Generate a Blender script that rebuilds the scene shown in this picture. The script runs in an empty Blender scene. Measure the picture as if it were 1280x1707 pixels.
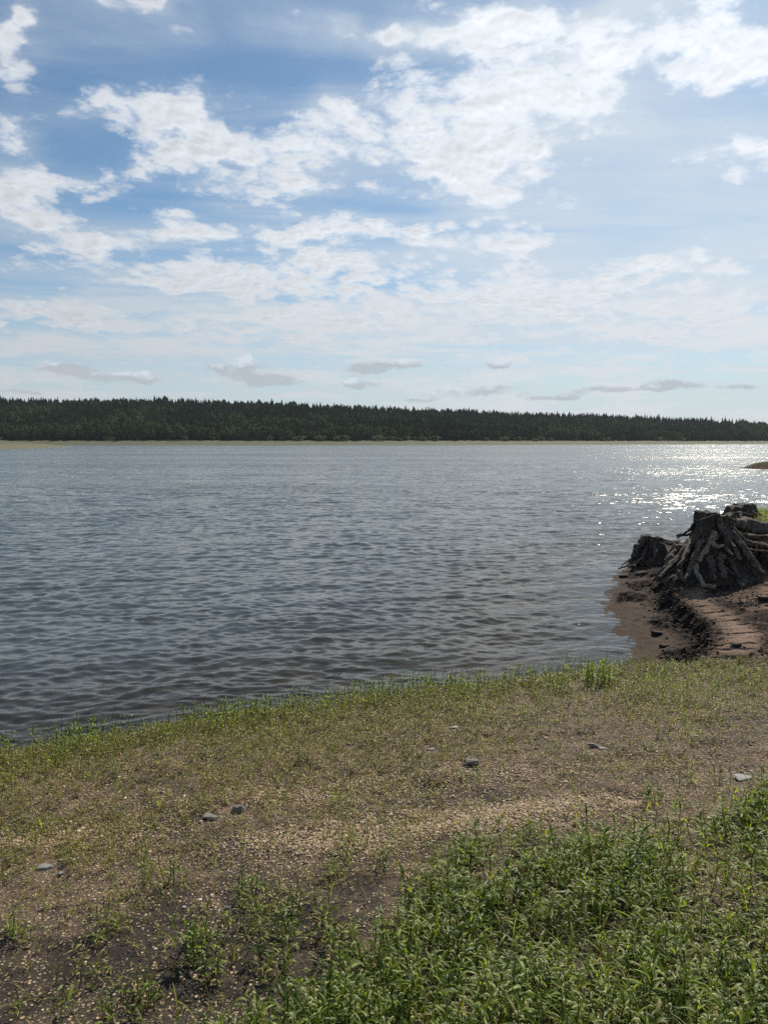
import bpy, bmesh, math, random
import numpy as np
from mathutils import Vector, noise as mnoise

random.seed(7)
RNG = np.random.default_rng(11)
sc = bpy.context.scene
COL = sc.collection
R = math.radians

# ------------------------------------------------------------------ camera
EYE = 2.5                      # metres above the water
PITCH = R(5.2)
VF = R(67.3)
FPX = 853.5 / math.tan(VF / 2)
cam_d = bpy.data.cameras.new('camera')
cam = bpy.data.objects.new('camera', cam_d)
COL.objects.link(cam)
cam_d.sensor_fit = 'VERTICAL'
cam_d.angle = VF
cam_d.clip_start = 0.05
cam_d.clip_end = 20000
cam.location = (0, 0, EYE)
cam.rotation_euler = (math.pi / 2 - PITCH, 0, 0)
sc.camera = cam

# ------------------------------------------------------------------ light
SUN_EL, SUN_AZ = R(39), R(26)          # azimuth measured from +Y towards +X
sun_dir = Vector((math.sin(SUN_AZ) * math.cos(SUN_EL), math.cos(SUN_AZ) * math.cos(SUN_EL), math.sin(SUN_EL)))
sd = bpy.data.lights.new('sun', 'SUN')
sd.energy = 5.0
sd.angle = R(0.5)
sd.color = (1.0, 0.92, 0.78)
sun = bpy.data.objects.new('sun', sd)
COL.objects.link(sun)
sun.rotation_euler = (-sun_dir).to_track_quat('-Z', 'Y').to_euler()
sc.view_settings.view_transform = 'Standard'
sc.view_settings.look = 'None'
sc.view_settings.gamma = 1
sc.view_settings.exposure = 0.0
sc.cycles.use_denoising = False
sc.cycles.sample_clamp_indirect = 1.2
sc.cycles.sample_clamp_direct = 16
sc.cycles.max_bounces = 5
sc.cycles.diffuse_bounces = 2
sc.cycles.use_adaptive_sampling = True
sc.cycles.adaptive_threshold = 0.015
sc.cycles.adaptive_min_samples = 16
sc.cycles.transparent_max_bounces = 8
sc.cycles.caustics_reflective = False
sc.cycles.caustics_refractive = False


# ------------------------------------------------------------------ node helper
class NT:
    def __init__(self, tree):
        self.t = tree
        tree.nodes.clear()

    def n(self, typ, ins=None, **kw):
        nd = self.t.nodes.new(typ)
        for k, v in kw.items():
            setattr(nd, k, v)
        for k, v in (ins or {}).items():
            s = nd.inputs[k]
            if isinstance(v, bpy.types.NodeSocket):
                self.t.links.new(v, s)
            else:
                s.default_value = v
        return nd

    def math(self, op, a, b=0.0, c=None, clamp=False):
        nd = self.n('ShaderNodeMath', operation=op, use_clamp=clamp)
        for i, v in enumerate((a, b, c)):
            if v is None:
                continue
            if isinstance(v, bpy.types.NodeSocket):
                self.t.links.new(v, nd.inputs[i])
            else:
                nd.inputs[i].default_value = v
        return nd.outputs[0]

    def vmath(self, op, a, b=None, scale=None):
        nd = self.n('ShaderNodeVectorMath', operation=op)
        for i, v in enumerate((a, b)):
            if v is None:
                continue
            if isinstance(v, bpy.types.NodeSocket):
                self.t.links.new(v, nd.inputs[i])
            else:
                nd.inputs[i].default_value = v
        if scale is not None:
            if isinstance(scale, bpy.types.NodeSocket):
                self.t.links.new(scale, nd.inputs['Scale'])
            else:
                nd.inputs['Scale'].default_value = scale
        return nd.outputs['Value'] if op in ('DOT_PRODUCT', 'LENGTH', 'DISTANCE') else nd.outputs['Vector']

    def noise(self, vec, scale, detail=4, rough=0.55, color=False, dist=0.0, typ='FBM'):
        nd = self.n('ShaderNodeTexNoise', {'Vector': vec, 'Scale': scale, 'Detail': detail, 'Roughness': rough, 'Distortion': dist})
        return nd.outputs['Color' if color else 'Fac']

    def smooth(self, v, a, b, lo=0.0, hi=1.0):
        nd = self.n('ShaderNodeMapRange', {'Value': v, 'From Min': a, 'From Max': b, 'To Min': lo, 'To Max': hi},
                    interpolation_type='SMOOTHSTEP')
        return nd.outputs['Result']

    def mix(self, f, a, b):
        nd = self.n('ShaderNodeMix', data_type='RGBA')
        for s, v in ((nd.inputs[0], f), (nd.inputs[6], a), (nd.inputs[7], b)):
            if isinstance(v, bpy.types.NodeSocket):
                self.t.links.new(v, s)
            else:
                s.default_value = v if not isinstance(v, tuple) or len(v) == 4 else (*v, 1)
        return nd.outputs[2]

    def attr(self, name):
        return self.n('ShaderNodeAttribute', attribute_name=name).outputs['Fac']

    def scalev(self, vec, s):
        return self.vmath('MULTIPLY', vec, s)


# ------------------------------------------------------------------ sky
def pray(px, py):
    """ray direction (unnormalised, y forward) through a pixel of the 1280x1707 photograph"""
    u = (px - 640) / FPX
    v = (853.5 - py) / FPX
    return (u, math.cos(PITCH) + v * math.sin(PITCH), -math.sin(PITCH) + v * math.cos(PITCH))


world = bpy.data.worlds.new('World')
sc.world = world
world.use_nodes = True
W = NT(world.node_tree)
tc = W.n('ShaderNodeTexCoord').outputs['Generated']
D = W.vmath('NORMALIZE', tc)
sky = W.n('ShaderNodeTexSky', sky_type='NISHITA', sun_disc=False, sun_elevation=SUN_EL, sun_rotation=SUN_AZ,
          altitude=300, air_density=1.0, dust_density=0.5, ozone_density=1.0).outputs['Color']
sep = W.n('ShaderNodeSeparateXYZ', {'Vector': D})
dx, dy, dz = sep.outputs
dzc = W.math('MAXIMUM', dz, 0.02)
px_ = W.math('DIVIDE', dx, dzc)
py_ = W.math('DIVIDE', dy, dzc)
P = W.n('ShaderNodeCombineXYZ', {'X': px_, 'Y': py_, 'Z': 0.0}).outputs[0]
# large fields of cloud: (photo px, py, half width, half height, strength, tilt deg)
FIELDS = [
    (840, 130, 210, 130, .50, 0), (740, 270, 150, 60, .42, 0), (960, 110, 90, 60, .25, 0), (870, 320, 90, 38, .34, 0),
    (560, 160, 50, 50, .40, 0), (180, 185, 130, 42, .42, 0), (330, 215, 130, 40, .40, 0), (500, 245, 110, 36, .40, 0),
    (430, 315, 130, 38, .42, 0), (200, 285, 70, 34, .36, 0), (320, 262, 70, 24, .3, 0),
    (20, 225, 60, 30, .42, 0), (15, 120, 60, 32, .42, 0), (50, 335, 110, 40, .46, 0), (160, 405, 95, 32, .40, 0), (20, 300, 60, 26, .3, 0),
    (285, 20, 60, 30, .72, 0), (80, 70, 50, 24, .62, 0), (270, 82, 70, 16, .12, 0), (580, 12, 60, 24, .50, 0), (780, 20, 90, 40, .40, 0),
    (1235, 80, 130, 75, .62, 0), (1265, 265, 85, 42, .46, 0), (1110, 275, 60, 16, .26, 0), (1190, 300, 80, 18, .22, 0),
    (350, 385, 100, 22, .34, 0), (330, 455, 110, 36, .42, 0), (300, 355, 34, 9, .34, 0), (560, 425, 85, 26, .48, 0), (630, 375, 75, 20, .46, 0), (490, 392, 60, 13, .38, 0),
    (800, 392, 95, 32, .42, 0), (560, 480, 190, 32, .34, 0), (70, 515, 110, 18, .24, 0),
    (1080, 440, 330, 110, .55, 1), (1150, 370, 200, 60, .35, 1), (900, 530, 500, 60, .35, 1), (640, 525, 120, 14, .24, 0), (1150, 445, 150, 16, .2, 0), (950, 470, 170, 26, .18, 0), (1100, 520, 260, 22, .22, 0), (850, 500, 90, 16, .2, 0), (1180, 560, 160, 18, .2, 0),
    (300, 560, 520, 40, .2, 1), (640, 600, 1100, 45, .25, 1), (640, 650, 1200, 22, .2, 1), (250, 545, 260, 12, .22, 0), (520, 540, 60, 9, .22, 0), (640, 530, 60, 9, .2, 0), (520, 562, 120, 8, .22, 0), (100, 520, 70, 12, .2, 0), (450, 520, 60, 9, .2, 0), (150, 470, 50, 9, .22, 0), (750, 480, 60, 20, .12, 0), (900, 30, 260, 40, .8, 1), (1000, 150, 140, 80, .5, 1), (1150, 330, 260, 90, .5, 1), (960, 20, 120, 25, .08, 0), (700, 480, 90, 20, -.1, 0), (380, 500, 120, 8, -.15, 0),
    (450, 120, 90, 60, -.2, 0), (1110, 200, 50, 50, -.2, 0), (250, 330, 60, 16, -.2, 0), (620, 345, 60, 10, -.25, 0),
    (100, 145, 60, 10, -.1, 0), (380, 60, 80, 60, -.15, 0), (1010, 330, 60, 40, -.2, 0), (130, 470, 120, 20, -.2, 0), (120, 250, 50, 26, -.3, 0), (700, 345, 60, 14, -.25, 0), (270, 430, 40, 12, -.2, 0), (470, 440, 40, 12, -.15, 0),
]
# cloud detail coordinate: a curved deck, so that puffs keep some height low in the sky
dq = W.math('ADD', W.math('MAXIMUM', dz, 0.0), .20)
Qd = W.n('ShaderNodeCombineXYZ', {'X': W.math('DIVIDE', dx, dq), 'Y': W.math('DIVIDE', dy, dq), 'Z': 0.0}).outputs[0]
wv = W.noise(Qd, 3.0, 5, .55, color=True)
warp = W.vmath('SUBTRACT', wv, (.5, .5, .5))
Pw = W.vmath('ADD', P, W.vmath('SCALE', W.scalev(warp, (.8, .8, 0)), scale=W.math('MULTIPLY', dq, 1.6)))
Qw = W.vmath('ADD', Qd, W.scalev(warp, (.10, .10, 0)))
P1 = W.vmath('ADD', Pw, (0, 0, 1))
cov = None
vcov = None
for (fx, fy, hw, hh, s, isveil) in FIELDS:
    c = pray(fx, fy); e = pray(fx + hw, fy); t = pray(fx, fy - hh); b = pray(fx, min(fy + hh, 722))
    f = lambda q: (q[0] / q[2], q[1] / q[2])
    cc, ee, tt, bb = f(c), f(e), f(t), f(b)
    c0 = ((tt[0] + bb[0]) / 2, (tt[1] + bb[1]) / 2)
    rx = abs(ee[0] - cc[0]); ry = abs(bb[1] - tt[1]) / 2
    # shear so that a field stands upright in the view direction it lies in
    k = cc[0] / cc[1]
    qx = W.vmath('DOT_PRODUCT', P1, (1 / rx, -k / rx, 0.0))
    qy = W.vmath('DOT_PRODUCT', P1, (0.0, 1 / ry, -c0[1] / ry))
    r2 = W.math('MULTIPLY_ADD', qy, qy, W.math('MULTIPLY', qx, qx))
    g = W.math('POWER', math.exp(-0.8), r2)
    if isveil:
        vcov = W.math('MULTIPLY_ADD', g, s, vcov if vcov is not None else 0.0)
    else:
        cov = W.math('MULTIPLY_ADD', g, s, cov if cov is not None else 0.0)
back = W.smooth(dy, 0.1, -0.3, 0, .25)
low = W.math('MULTIPLY', W.smooth(dz, .28, .17), W.smooth(dz, .015, .06))
cov = W.math('ADD', cov, W.math('MULTIPLY', low, .20))
cov = W.math('ADD', cov, W.math('MULTIPLY', W.math('MULTIPLY', W.math('MINIMUM', vcov, .6), low), .12))
cov = W.math('MINIMUM', W.math('ADD', cov, back), .60)


def billow(vec, scale, det=4.0):
    v = W.n('ShaderNodeTexVoronoi', {'Vector': vec, 'Scale': scale, 'Detail': det, 'Roughness': .55, 'Smoothness': .35, 'Lacunarity': 2.1}, feature='SMOOTH_F1').outputs['Distance']
    return W.math('SUBTRACT', .5, v)


def cloud_density(vec):
    a = W.noise(vec, 6.5, 9, .59, dist=.12)
    b1 = billow(vec, 15.0)
    return W.math('ADD', W.math('ADD', W.math('MULTIPLY', W.math('SUBTRACT', a, .5), 1.15), .5), W.math('MULTIPLY', b1, .34)), b1


n0, bil = cloud_density(Qw)
so = (sun_dir.x / (sun_dir.z + .2), sun_dir.y / (sun_dir.z + .2))
sn = math.hypot(*so)
n1, bil1 = cloud_density(W.vmath('ADD', Qw, (so[0] / sn * -.018, so[1] / sn * -.018, 0)))
raw = W.math('ADD', n0, W.math('SUBTRACT', cov, .655))
dens = W.smooth(raw, -.10, .21, 0, .96)
thick = W.smooth(raw, .08, .40)
# thin streaky veil
vn = W.noise(W.scalev(P, (.5, 1.2, 1)), .9, 6, .6, dist=.6)
veil = W.math('MULTIPLY', W.smooth(W.math('ADD', vn, W.math('ADD', W.math('MULTIPLY', cov, .22), W.math('MULTIPLY', W.math('MINIMUM', vcov, .7), .42))), .42, .92), .85)
hz = W.smooth(dz, .02, .27, 1, 0)              # paler towards the horizon
hz2 = W.smooth(dz, 0.0, .13, 1, 0)
hzf = W.math('ADD', W.math('MULTIPLY', hz, .30), W.math('MULTIPLY', hz2, .5), clamp=True)
sdot = W.vmath('DOT_PRODUCT', D, tuple(sun_dir))
glow = W.smooth(sdot, .55, 1.0)
glow2 = W.math('POWER', W.math('MAXIMUM', sdot, 0.0), 24)
relief = W.math('SUBTRACT', n0, n1)
cb = W.math('ADD', 7.4, W.math('MULTIPLY', glow, 1.6))
cb = W.math('ADD', cb, W.math('MULTIPLY', thick, -.7))
cb = W.math('ADD', cb, W.math('MULTIPLY', W.math('MULTIPLY', relief, -4.8), W.smooth(dz, .04, .35, .35, 1.0)))
cb = W.math('ADD', cb, W.math('MULTIPLY', glow2, 3.0))
cb = W.math('ADD', cb, W.math('MULTIPLY', hz, -1.3))
ccol = W.vmath('MULTIPLY', W.n('ShaderNodeCombineXYZ', {'X': cb, 'Y': cb, 'Z': cb}).outputs[0], (.955, 1.0, 1.06))
skyb = W.vmath('MULTIPLY', sky, (.66, .82, .89))
base = W.mix(hzf, skyb, (5.3, 5.85, 6.6, 1))
vb = W.math('ADD', 6.0, W.math('MULTIPLY', glow, 1.6))
vcol = W.vmath('MULTIPLY', W.n('ShaderNodeCombineXYZ', {'X': vb, 'Y': vb, 'Z': vb}).outputs[0], (.90, 1.0, 1.10))
base = W.mix(veil, base, vcol)
out = W.mix(dens, base, ccol)
# low banks of small cumulus with grey bases, in bearing/height above the horizon
az = W.math('ARCTAN2', dx, dy)
el = W.math('ARCSINE', dz)
stv = W.n('ShaderNodeCombineXYZ', {'X': az, 'Y': W.math('MULTIPLY', W.math('POWER', W.math('MAXIMUM', el, 0.0), .75), 4.2), 'Z': 9.0}).outputs[0]
stn = W.noise(stv, 9.5, 8, .58, dist=.25)
stm = W.math('MULTIPLY', W.smooth(dz, .0, .03), W.smooth(dz, .24, .12))
st = W.math('MULTIPLY', W.smooth(stn, .44, .60), W.math('MULTIPLY', stm, .78))
stb = W.math('ADD', 6.3, W.math('MULTIPLY', glow, 2.0))
out = W.mix(st, out, W.vmath('MULTIPLY', W.n('ShaderNodeCombineXYZ', {'X': stb, 'Y': stb, 'Z': stb}).outputs[0], (.955, 1.0, 1.055)))
lowv = W.n('ShaderNodeCombineXYZ', {'X': W.math('MULTIPLY', az, 1.0), 'Y': W.math('MULTIPLY', el, 2.2), 'Z': 3.0}).outputs[0]
ln = W.math('ADD', W.noise(lowv, 19.0, 9, .62, dist=.2), W.math('MULTIPLY', W.math('SUBTRACT', .4, W.n('ShaderNodeTexVoronoi', {'Vector': lowv, 'Scale': 26.0, 'Detail': 3.0, 'Roughness': .5, 'Smoothness': .4}, feature='SMOOTH_F1').outputs['Distance']), .3))
LOW = [(110, 612, 60, 16), (215, 632, 80, 12), (400, 612, 80, 20), (460, 637, 60, 12), (600, 612, 40, 14), (680, 608, 60, 14), (600, 642, 50, 10),
       (800, 650, 90, 14), (820, 610, 60, 14), (1010, 648, 70, 9), (1130, 640, 50, 14), (930, 664, 60, 8), (30, 652, 50, 7), (1230, 645, 50, 8), (690, 668, 60, 8)]
lc = None
lgrey = None
for (fx, fy, hw, hh) in LOW:
    c = Vector(pray(fx, fy)).normalized()
    a0, e0 = math.atan2(c.x, c.y), math.asin(c.z)
    qx = W.math('MULTIPLY_ADD', az, FPX / hw, -a0 * FPX / hw)
    qy = W.math('MULTIPLY_ADD', el, FPX / hh, -e0 * FPX / hh)
    r2 = W.math('MULTIPLY_ADD', qy, qy, W.math('MULTIPLY', qx, qx))
    g = W.math('MULTIPLY', W.math('POWER', math.exp(-1.0), r2), .52)
    lc = W.math('ADD', g, lc if lc is not None else 0.0)
    lgrey = W.math('MULTIPLY_ADD', g, qy, lgrey if lgrey is not None else 0.0)
lraw = W.math('ADD', ln, W.math('SUBTRACT', lc, .67))
ld = W.smooth(lraw, -.02, .16, 0, .8)
ln2 = W.noise(W.vmath('ADD', lowv, (.004, .02, 0)), 13.0, 6, .6, dist=.2)
lb = W.math('ADD', 6.7, W.math('MULTIPLY', lgrey, 7.5))
lb = W.math('ADD', lb, W.math('MULTIPLY', W.math('SUBTRACT', ln, ln2), 12.0))
lb = W.math('MINIMUM', W.math('MAXIMUM', lb, 5.0), 7.6)
lcol = W.vmath('MULTIPLY', W.n('ShaderNodeCombineXYZ', {'X': lb, 'Y': lb, 'Z': lb}).outputs[0], (.92, 1.0, 1.10))
out = W.mix(ld, out, lcol)
bg = W.n('ShaderNodeBackground', {'Color': out, 'Strength': 0.1})
W.n('ShaderNodeOutputWorld', {'Surface': bg.outputs[0]})
world.cycles.sampling_method = 'NONE'


# ------------------------------------------------------------------ numpy noise
def _hash(ix, iy, seed):
    h = (ix.astype(np.int64) * 374761393 + iy.astype(np.int64) * 668265263 + seed * 1442695041) & 0xffffffff
    h = ((h ^ (h >> 13)) * 1274126177) & 0xffffffff
    h = h ^ (h >> 16)
    return (h & 0xffff) / 65535.0


def vnoise(x, y, seed=0):
    ix, iy = np.floor(x), np.floor(y)
    fx, fy = x - ix, y - iy
    fx = fx * fx * (3 - 2 * fx); fy = fy * fy * (3 - 2 * fy)
    a = _hash(ix, iy, seed); b = _hash(ix + 1, iy, seed); c = _hash(ix, iy + 1, seed); d = _hash(ix + 1, iy + 1, seed)
    return (a + (b - a) * fx) * (1 - fy) + (c + (d - c) * fx) * fy


def fbm(x, y, seed=0, o=4, g=.5):
    s = 0; a = 1; t = 0
    for i in range(o):
        s = s + a * vnoise(x * 2 ** i + 17.3 * i, y * 2 ** i - 9.1 * i, seed + i * 7)
        t += a; a *= g
    return s / t - .5


def sstep(v, a, b):
    t = np.clip((v - a) / (b - a), 0, 1)
    return t * t * (3 - 2 * t)


# ------------------------------------------------------------------ lake outline and terrain
LAKE = [(-60, -8), (-24, -2), (-12, 2.2), (-6, 4.55), (-4.2, 5.35), (-3.06, 5.93), (-2.26, 6.39), (-1.31, 6.83), (-0.23, 7.32), (0.98, 7.69), (2.0, 8.1),
        (2.62, 8.6), (2.98, 9.3), (3.12, 10.2), (3.3, 11.4), (3.62, 12.5), (3.95, 13.3), (4.4, 14.4), (4.95, 15.6), (5.7, 17.0), (6.8, 18.6), (8.5, 20.0),
        (11, 22), (16, 25), (28, 30), (48, 40), (54, 54), (46, 63), (38, 67), (34.2, 71), (35.0, 76), (40, 79), (60, 82), (150, 120), (420, 330), (600, 620), (640, 960),
        (430, 865), (300, 790), (200, 735), (100, 668), (0, 624), (-100, 612), (-200, 606), (-320, 622), (-300, 560), (-262, 520), (-222, 470), (-178, 440), (-157, 380), (-133, 285), (-133, 262), (-170, 215),
        (-230, 130), (-190, 40)]


def lake_dist(x, y):
    """signed distance to the water's edge, positive on land"""
    pts = np.array(LAKE, float)
    n = len(pts)
    best = np.full(x.shape, 1e9)
    inside = np.zeros(x.shape, bool)
    for i in range(n):
        ax, ay = pts[i]; bx, by = pts[(i + 1) % n]
        ex, ey = bx - ax, by - ay
        t = np.clip(((x - ax) * ex + (y - ay) * ey) / (ex * ex + ey * ey), 0, 1)
        d = (x - ax - t * ex) ** 2 + (y - ay - t * ey) ** 2
        best = np.minimum(best, d)
        c = (ay > y) != (by > y)
        with np.errstate(divide='ignore', invalid='ignore'):
            xi = ex * (y - ay) / (ey if ey != 0 else 1e-9) + ax
        inside ^= (c & (x < xi))
    d = np.sqrt(best)
    return np.where(inside, -d, d)


def seg_side(x, y, pts):
    """signed distance to an open polyline, positive to its left (beyond it)"""
    best = np.full(x.shape, 1e9); side = np.zeros(x.shape)
    for (ax, ay), (bx, by) in zip(pts[:-1], pts[1:]):
        ex, ey = bx - ax, by - ay
        t = np.clip(((x - ax) * ex + (y - ay) * ey) / (ex * ex + ey * ey), 0, 1)
        qx, qy = x - ax - t * ex, y - ay - t * ey
        d = np.hypot(qx, qy)
        s = np.sign(ex * (y - ay) - ey * (x - ax))
        m = d < best
        best = np.where(m, d, best); side = np.where(m, s, side)
    return best * side


MUD_EDGE = [(-2, 9.6), (2.2, 8.25), (2.75, 7.95), (3.9, 7.55), (6, 6.9), (12, 6.0), (30, 6)]
SCARP = [(7.2, 19.0), (6.1, 15.0), (5.5, 12.7), (6.1, 12.35), (7.2, 12.9), (9, 13.2), (14, 13.6), (40, 14)]


def terrain(x, y):
    near = (x * x + y * y) < 60 ** 2
    d0 = lake_dist(x, y)
    wob = np.where(near, .20 * fbm(x * 1.1, y * 1.1, 3, 4) + .10 * fbm(x * 6, y * 6, 5, 3), 8 * fbm(x * .05, y * .05, 9, 4))
    wob = wob * sstep(np.abs(d0), -.1, 1.2) * .7 + wob * .3
    d = d0 + wob * 1.0
    # our side
    hn = .12 * d + .07 * sstep(d, 0, .45)
    hn = np.where(d > 8, 1.03 + .25 * (1 - np.exp(-(d - 8) / 8)), hn)
    hn = hn + .07 * fbm(x * .9, y * .9, 21, 3) * sstep(d, .3, 2) + .034 * fbm(x * 6, y * 6, 23, 4, .58) * sstep(d, 0, .5) + .02 * sstep(fbm(x * 2.3, y * 2.3, 25, 3), .02, -.12) * sstep(d, .5, 1.5)
    hn = np.where(d < 0, .20 * d, hn)
    # mud bank
    mud = sstep(seg_side(x, y, MUD_EDGE), -.08, .35)
    dm = d0 + wob * .45 + .08 * fbm(x * 3.0, y * 3.0, 31, 4)
    step = sstep(dm, .82, .98)
    d = np.where(mud > .5, d0 + wob * .5, d)
    hm = .09 * sstep(dm, 0, .8) + .19 * step + .115 * np.clip(dm - 1, 0, 5)
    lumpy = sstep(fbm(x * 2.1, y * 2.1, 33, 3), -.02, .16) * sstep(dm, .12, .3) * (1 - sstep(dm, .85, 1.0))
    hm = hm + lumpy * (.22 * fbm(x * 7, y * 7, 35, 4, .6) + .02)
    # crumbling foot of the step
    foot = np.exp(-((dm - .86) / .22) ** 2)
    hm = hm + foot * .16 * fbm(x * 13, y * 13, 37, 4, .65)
    # the cracked slab and its cracks
    slab = step * (1 - sstep(dm + .5 * fbm(x * 1.3, y * 1.3, 39, 3), 1.3, 1.55)) * (1 - sstep(y, 11.2, 12.2))
    cy = (y + .16 * x + .20 * fbm(x * 1.2, y * 2.2, 41, 4) + .04 * fbm(x * 9, y * 9, 42, 3)) * 4.3
    fr = np.abs(cy - np.round(cy)) / 4.3
    crk = 1 - sstep(fr, .009, .028)
    crk = crk * sstep(vnoise(x * 2.2 + 7, np.round(cy) * 3.3, 43), .25, .5)
    hm = hm - slab * crk * .075
    hm = hm + (1 - slab) * step * (.075 * fbm(x * 5, y * 5, 45, 5, .62) + .05 * fbm(x * 18, y * 18, 47, 3, .6) * sstep(fbm(x * 1.7, y * 1.7, 48, 3), -.1, .1))
    hm = hm + .016 * fbm(x * 16, y * 16, 49, 3)
    hm = np.where(dm < 0, .14 * dm, hm)
    # raised bank behind the stumps
    sca = seg_side(x, y, SCARP) + .16 * fbm(x * 4, y * 4, 51, 4, .6)
    # (the grassed top stops before the water's edge behind it)
    pl = sstep(sca, -.16, .12) * sstep(d, .9, 2.0) * sstep(x, 5.3, 5.75)
    hm = hm + pl * (.42 + .1 * sstep(sca, .1, 1.5))
    bt = pl * sstep(y, 12.0, 14)
    hm = hm * (1 - bt) + np.minimum(hm, 1.02 + .05 * fbm(x * 2, y * 2, 53, 3)) * bt
    h = hn * (1 - mud) + hm * mud
    # far side
    far = sstep(np.hypot(x, y), 60, 160)
    hill = np.interp(x / np.maximum(y, 1), [-2, -.5, -.34, -.15, 0, .2, .5, 2], [28, 35, 37, 31, 28, 25, 22, 20])
    hf = .10 * np.minimum(d, 38) + hill * sstep(d, 40, 330) + sstep(d, 20, 80) * 2.5 * fbm(x * .012, y * .012, 61, 3)
    hf = hf - sstep(d, 330, 900) * 3
    hf = np.where(d < 0, np.maximum(.03 * d, -8), hf)
    # the spur on the right is a low bare hump
    hump = np.exp(-((x - 44) / 14) ** 2 - ((y - 71) / 9) ** 2)
    h = h * (1 - far) + hf * far
    h = np.where((d > 0) & (hump > .02), np.maximum(h * (1 - sstep(hump, .02, .3)), .0) + .62 * sstep(d, 0, 2.6) * sstep(hump, .02, .3), h)
    h = np.maximum(h, -7)
    return h, d, mud, slab * mud, pl * mud, (foot + lumpy) * mud, crk * slab * mud


def gz(x, y):
    """height of the ground under one point (or many)"""
    xa, ya = np.atleast_1d(np.asarray(x, float)), np.atleast_1d(np.asarray(y, float))
    h = terrain(xa, ya)[0]
    return float(h[0]) if np.isscalar(x) else h


def ground_at(px, py, it=30):
    """ground point seen at a photograph pixel"""
    d = pray(px, py)
    z = .4
    for _ in range(it):
        t = (z - EYE) / d[2]
        z = .5 * z + .5 * gz(d[0] * t, d[1] * t)
    t = (z - EYE) / d[2]
    return Vector((d[0] * t, d[1] * t, gz(d[0] * t, d[1] * t)))


def pt(px, py, Y):
    d = pray(px, py)
    return Vector((d[0] / d[1] * Y, Y, EYE + d[2] / d[1] * Y))


def to_px(x, y, z):
    """photograph pixel in which a world point shows"""
    yy = y * math.cos(PITCH) - (z - EYE) * math.sin(PITCH)
    zz = y * math.sin(PITCH) + (z - EYE) * math.cos(PITCH)
    yy = np.maximum(yy, 1e-3)
    return 640 + x / yy * FPX, 853.5 - zz / yy * FPX


# ------------------------------------------------------------------ mesh helpers
def mesh_np(name, V, faces, mat, attrs=None, smooth=True, parent=None, uv=None):
    """faces: list of (M,k) integer arrays"""
    me = bpy.data.meshes.new(name)
    V = np.ascontiguousarray(V, dtype=np.float32)
    faces = [f for f in faces if len(f)]
    me.vertices.add(len(V)); me.vertices.foreach_set('co', V.ravel())
    nl = sum(f.size for f in faces); nf = sum(len(f) for f in faces)
    me.loops.add(nl); me.polygons.add(nf)
    me.loops.foreach_set('vertex_index', np.concatenate([f.ravel() for f in faces]).astype(np.int32))
    tot = np.concatenate([np.full(len(f), f.shape[1], np.int32) for f in faces])
    st = np.concatenate([[0], np.cumsum(tot)[:-1]]).astype(np.int32)
    me.polygons.foreach_set('loop_start', st)
    me.polygons.foreach_set('use_smooth', np.full(nf, smooth))
    me.update(calc_edges=True)
    for k, a in (attrs or {}).items():
        at_ = me.attributes.new(k, 'FLOAT', 'POINT')
        at_.data.foreach_set('value', np.ascontiguousarray(a, np.float32))
    if mat:
        me.materials.append(mat)
    o = bpy.data.objects.new(name, me)
    COL.objects.link(o)
    if parent:
        o.parent = parent
    return o


def tag(o, label=None, cat=None, group=None, kind=None):
    if label: o['label'] = label
    if cat: o['category'] = cat
    if group: o['group'] = group
    if kind: o['kind'] = kind
    return o


def empty(name, loc, rz=0.0):
    o = bpy.data.objects.new(name, None)
    COL.objects.link(o)
    o.empty_display_size = .1
    o.location = loc
    o.rotation_euler = (0, 0, rz)
    return o


# ------------------------------------------------------------------ materials
def new_mat(name):
    m = bpy.data.materials.new(name)
    m.use_nodes = True
    return m, NT(m.node_tree)


def mat_out(N, sh):
    N.n('ShaderNodeOutputMaterial', {'Surface': sh})


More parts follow.
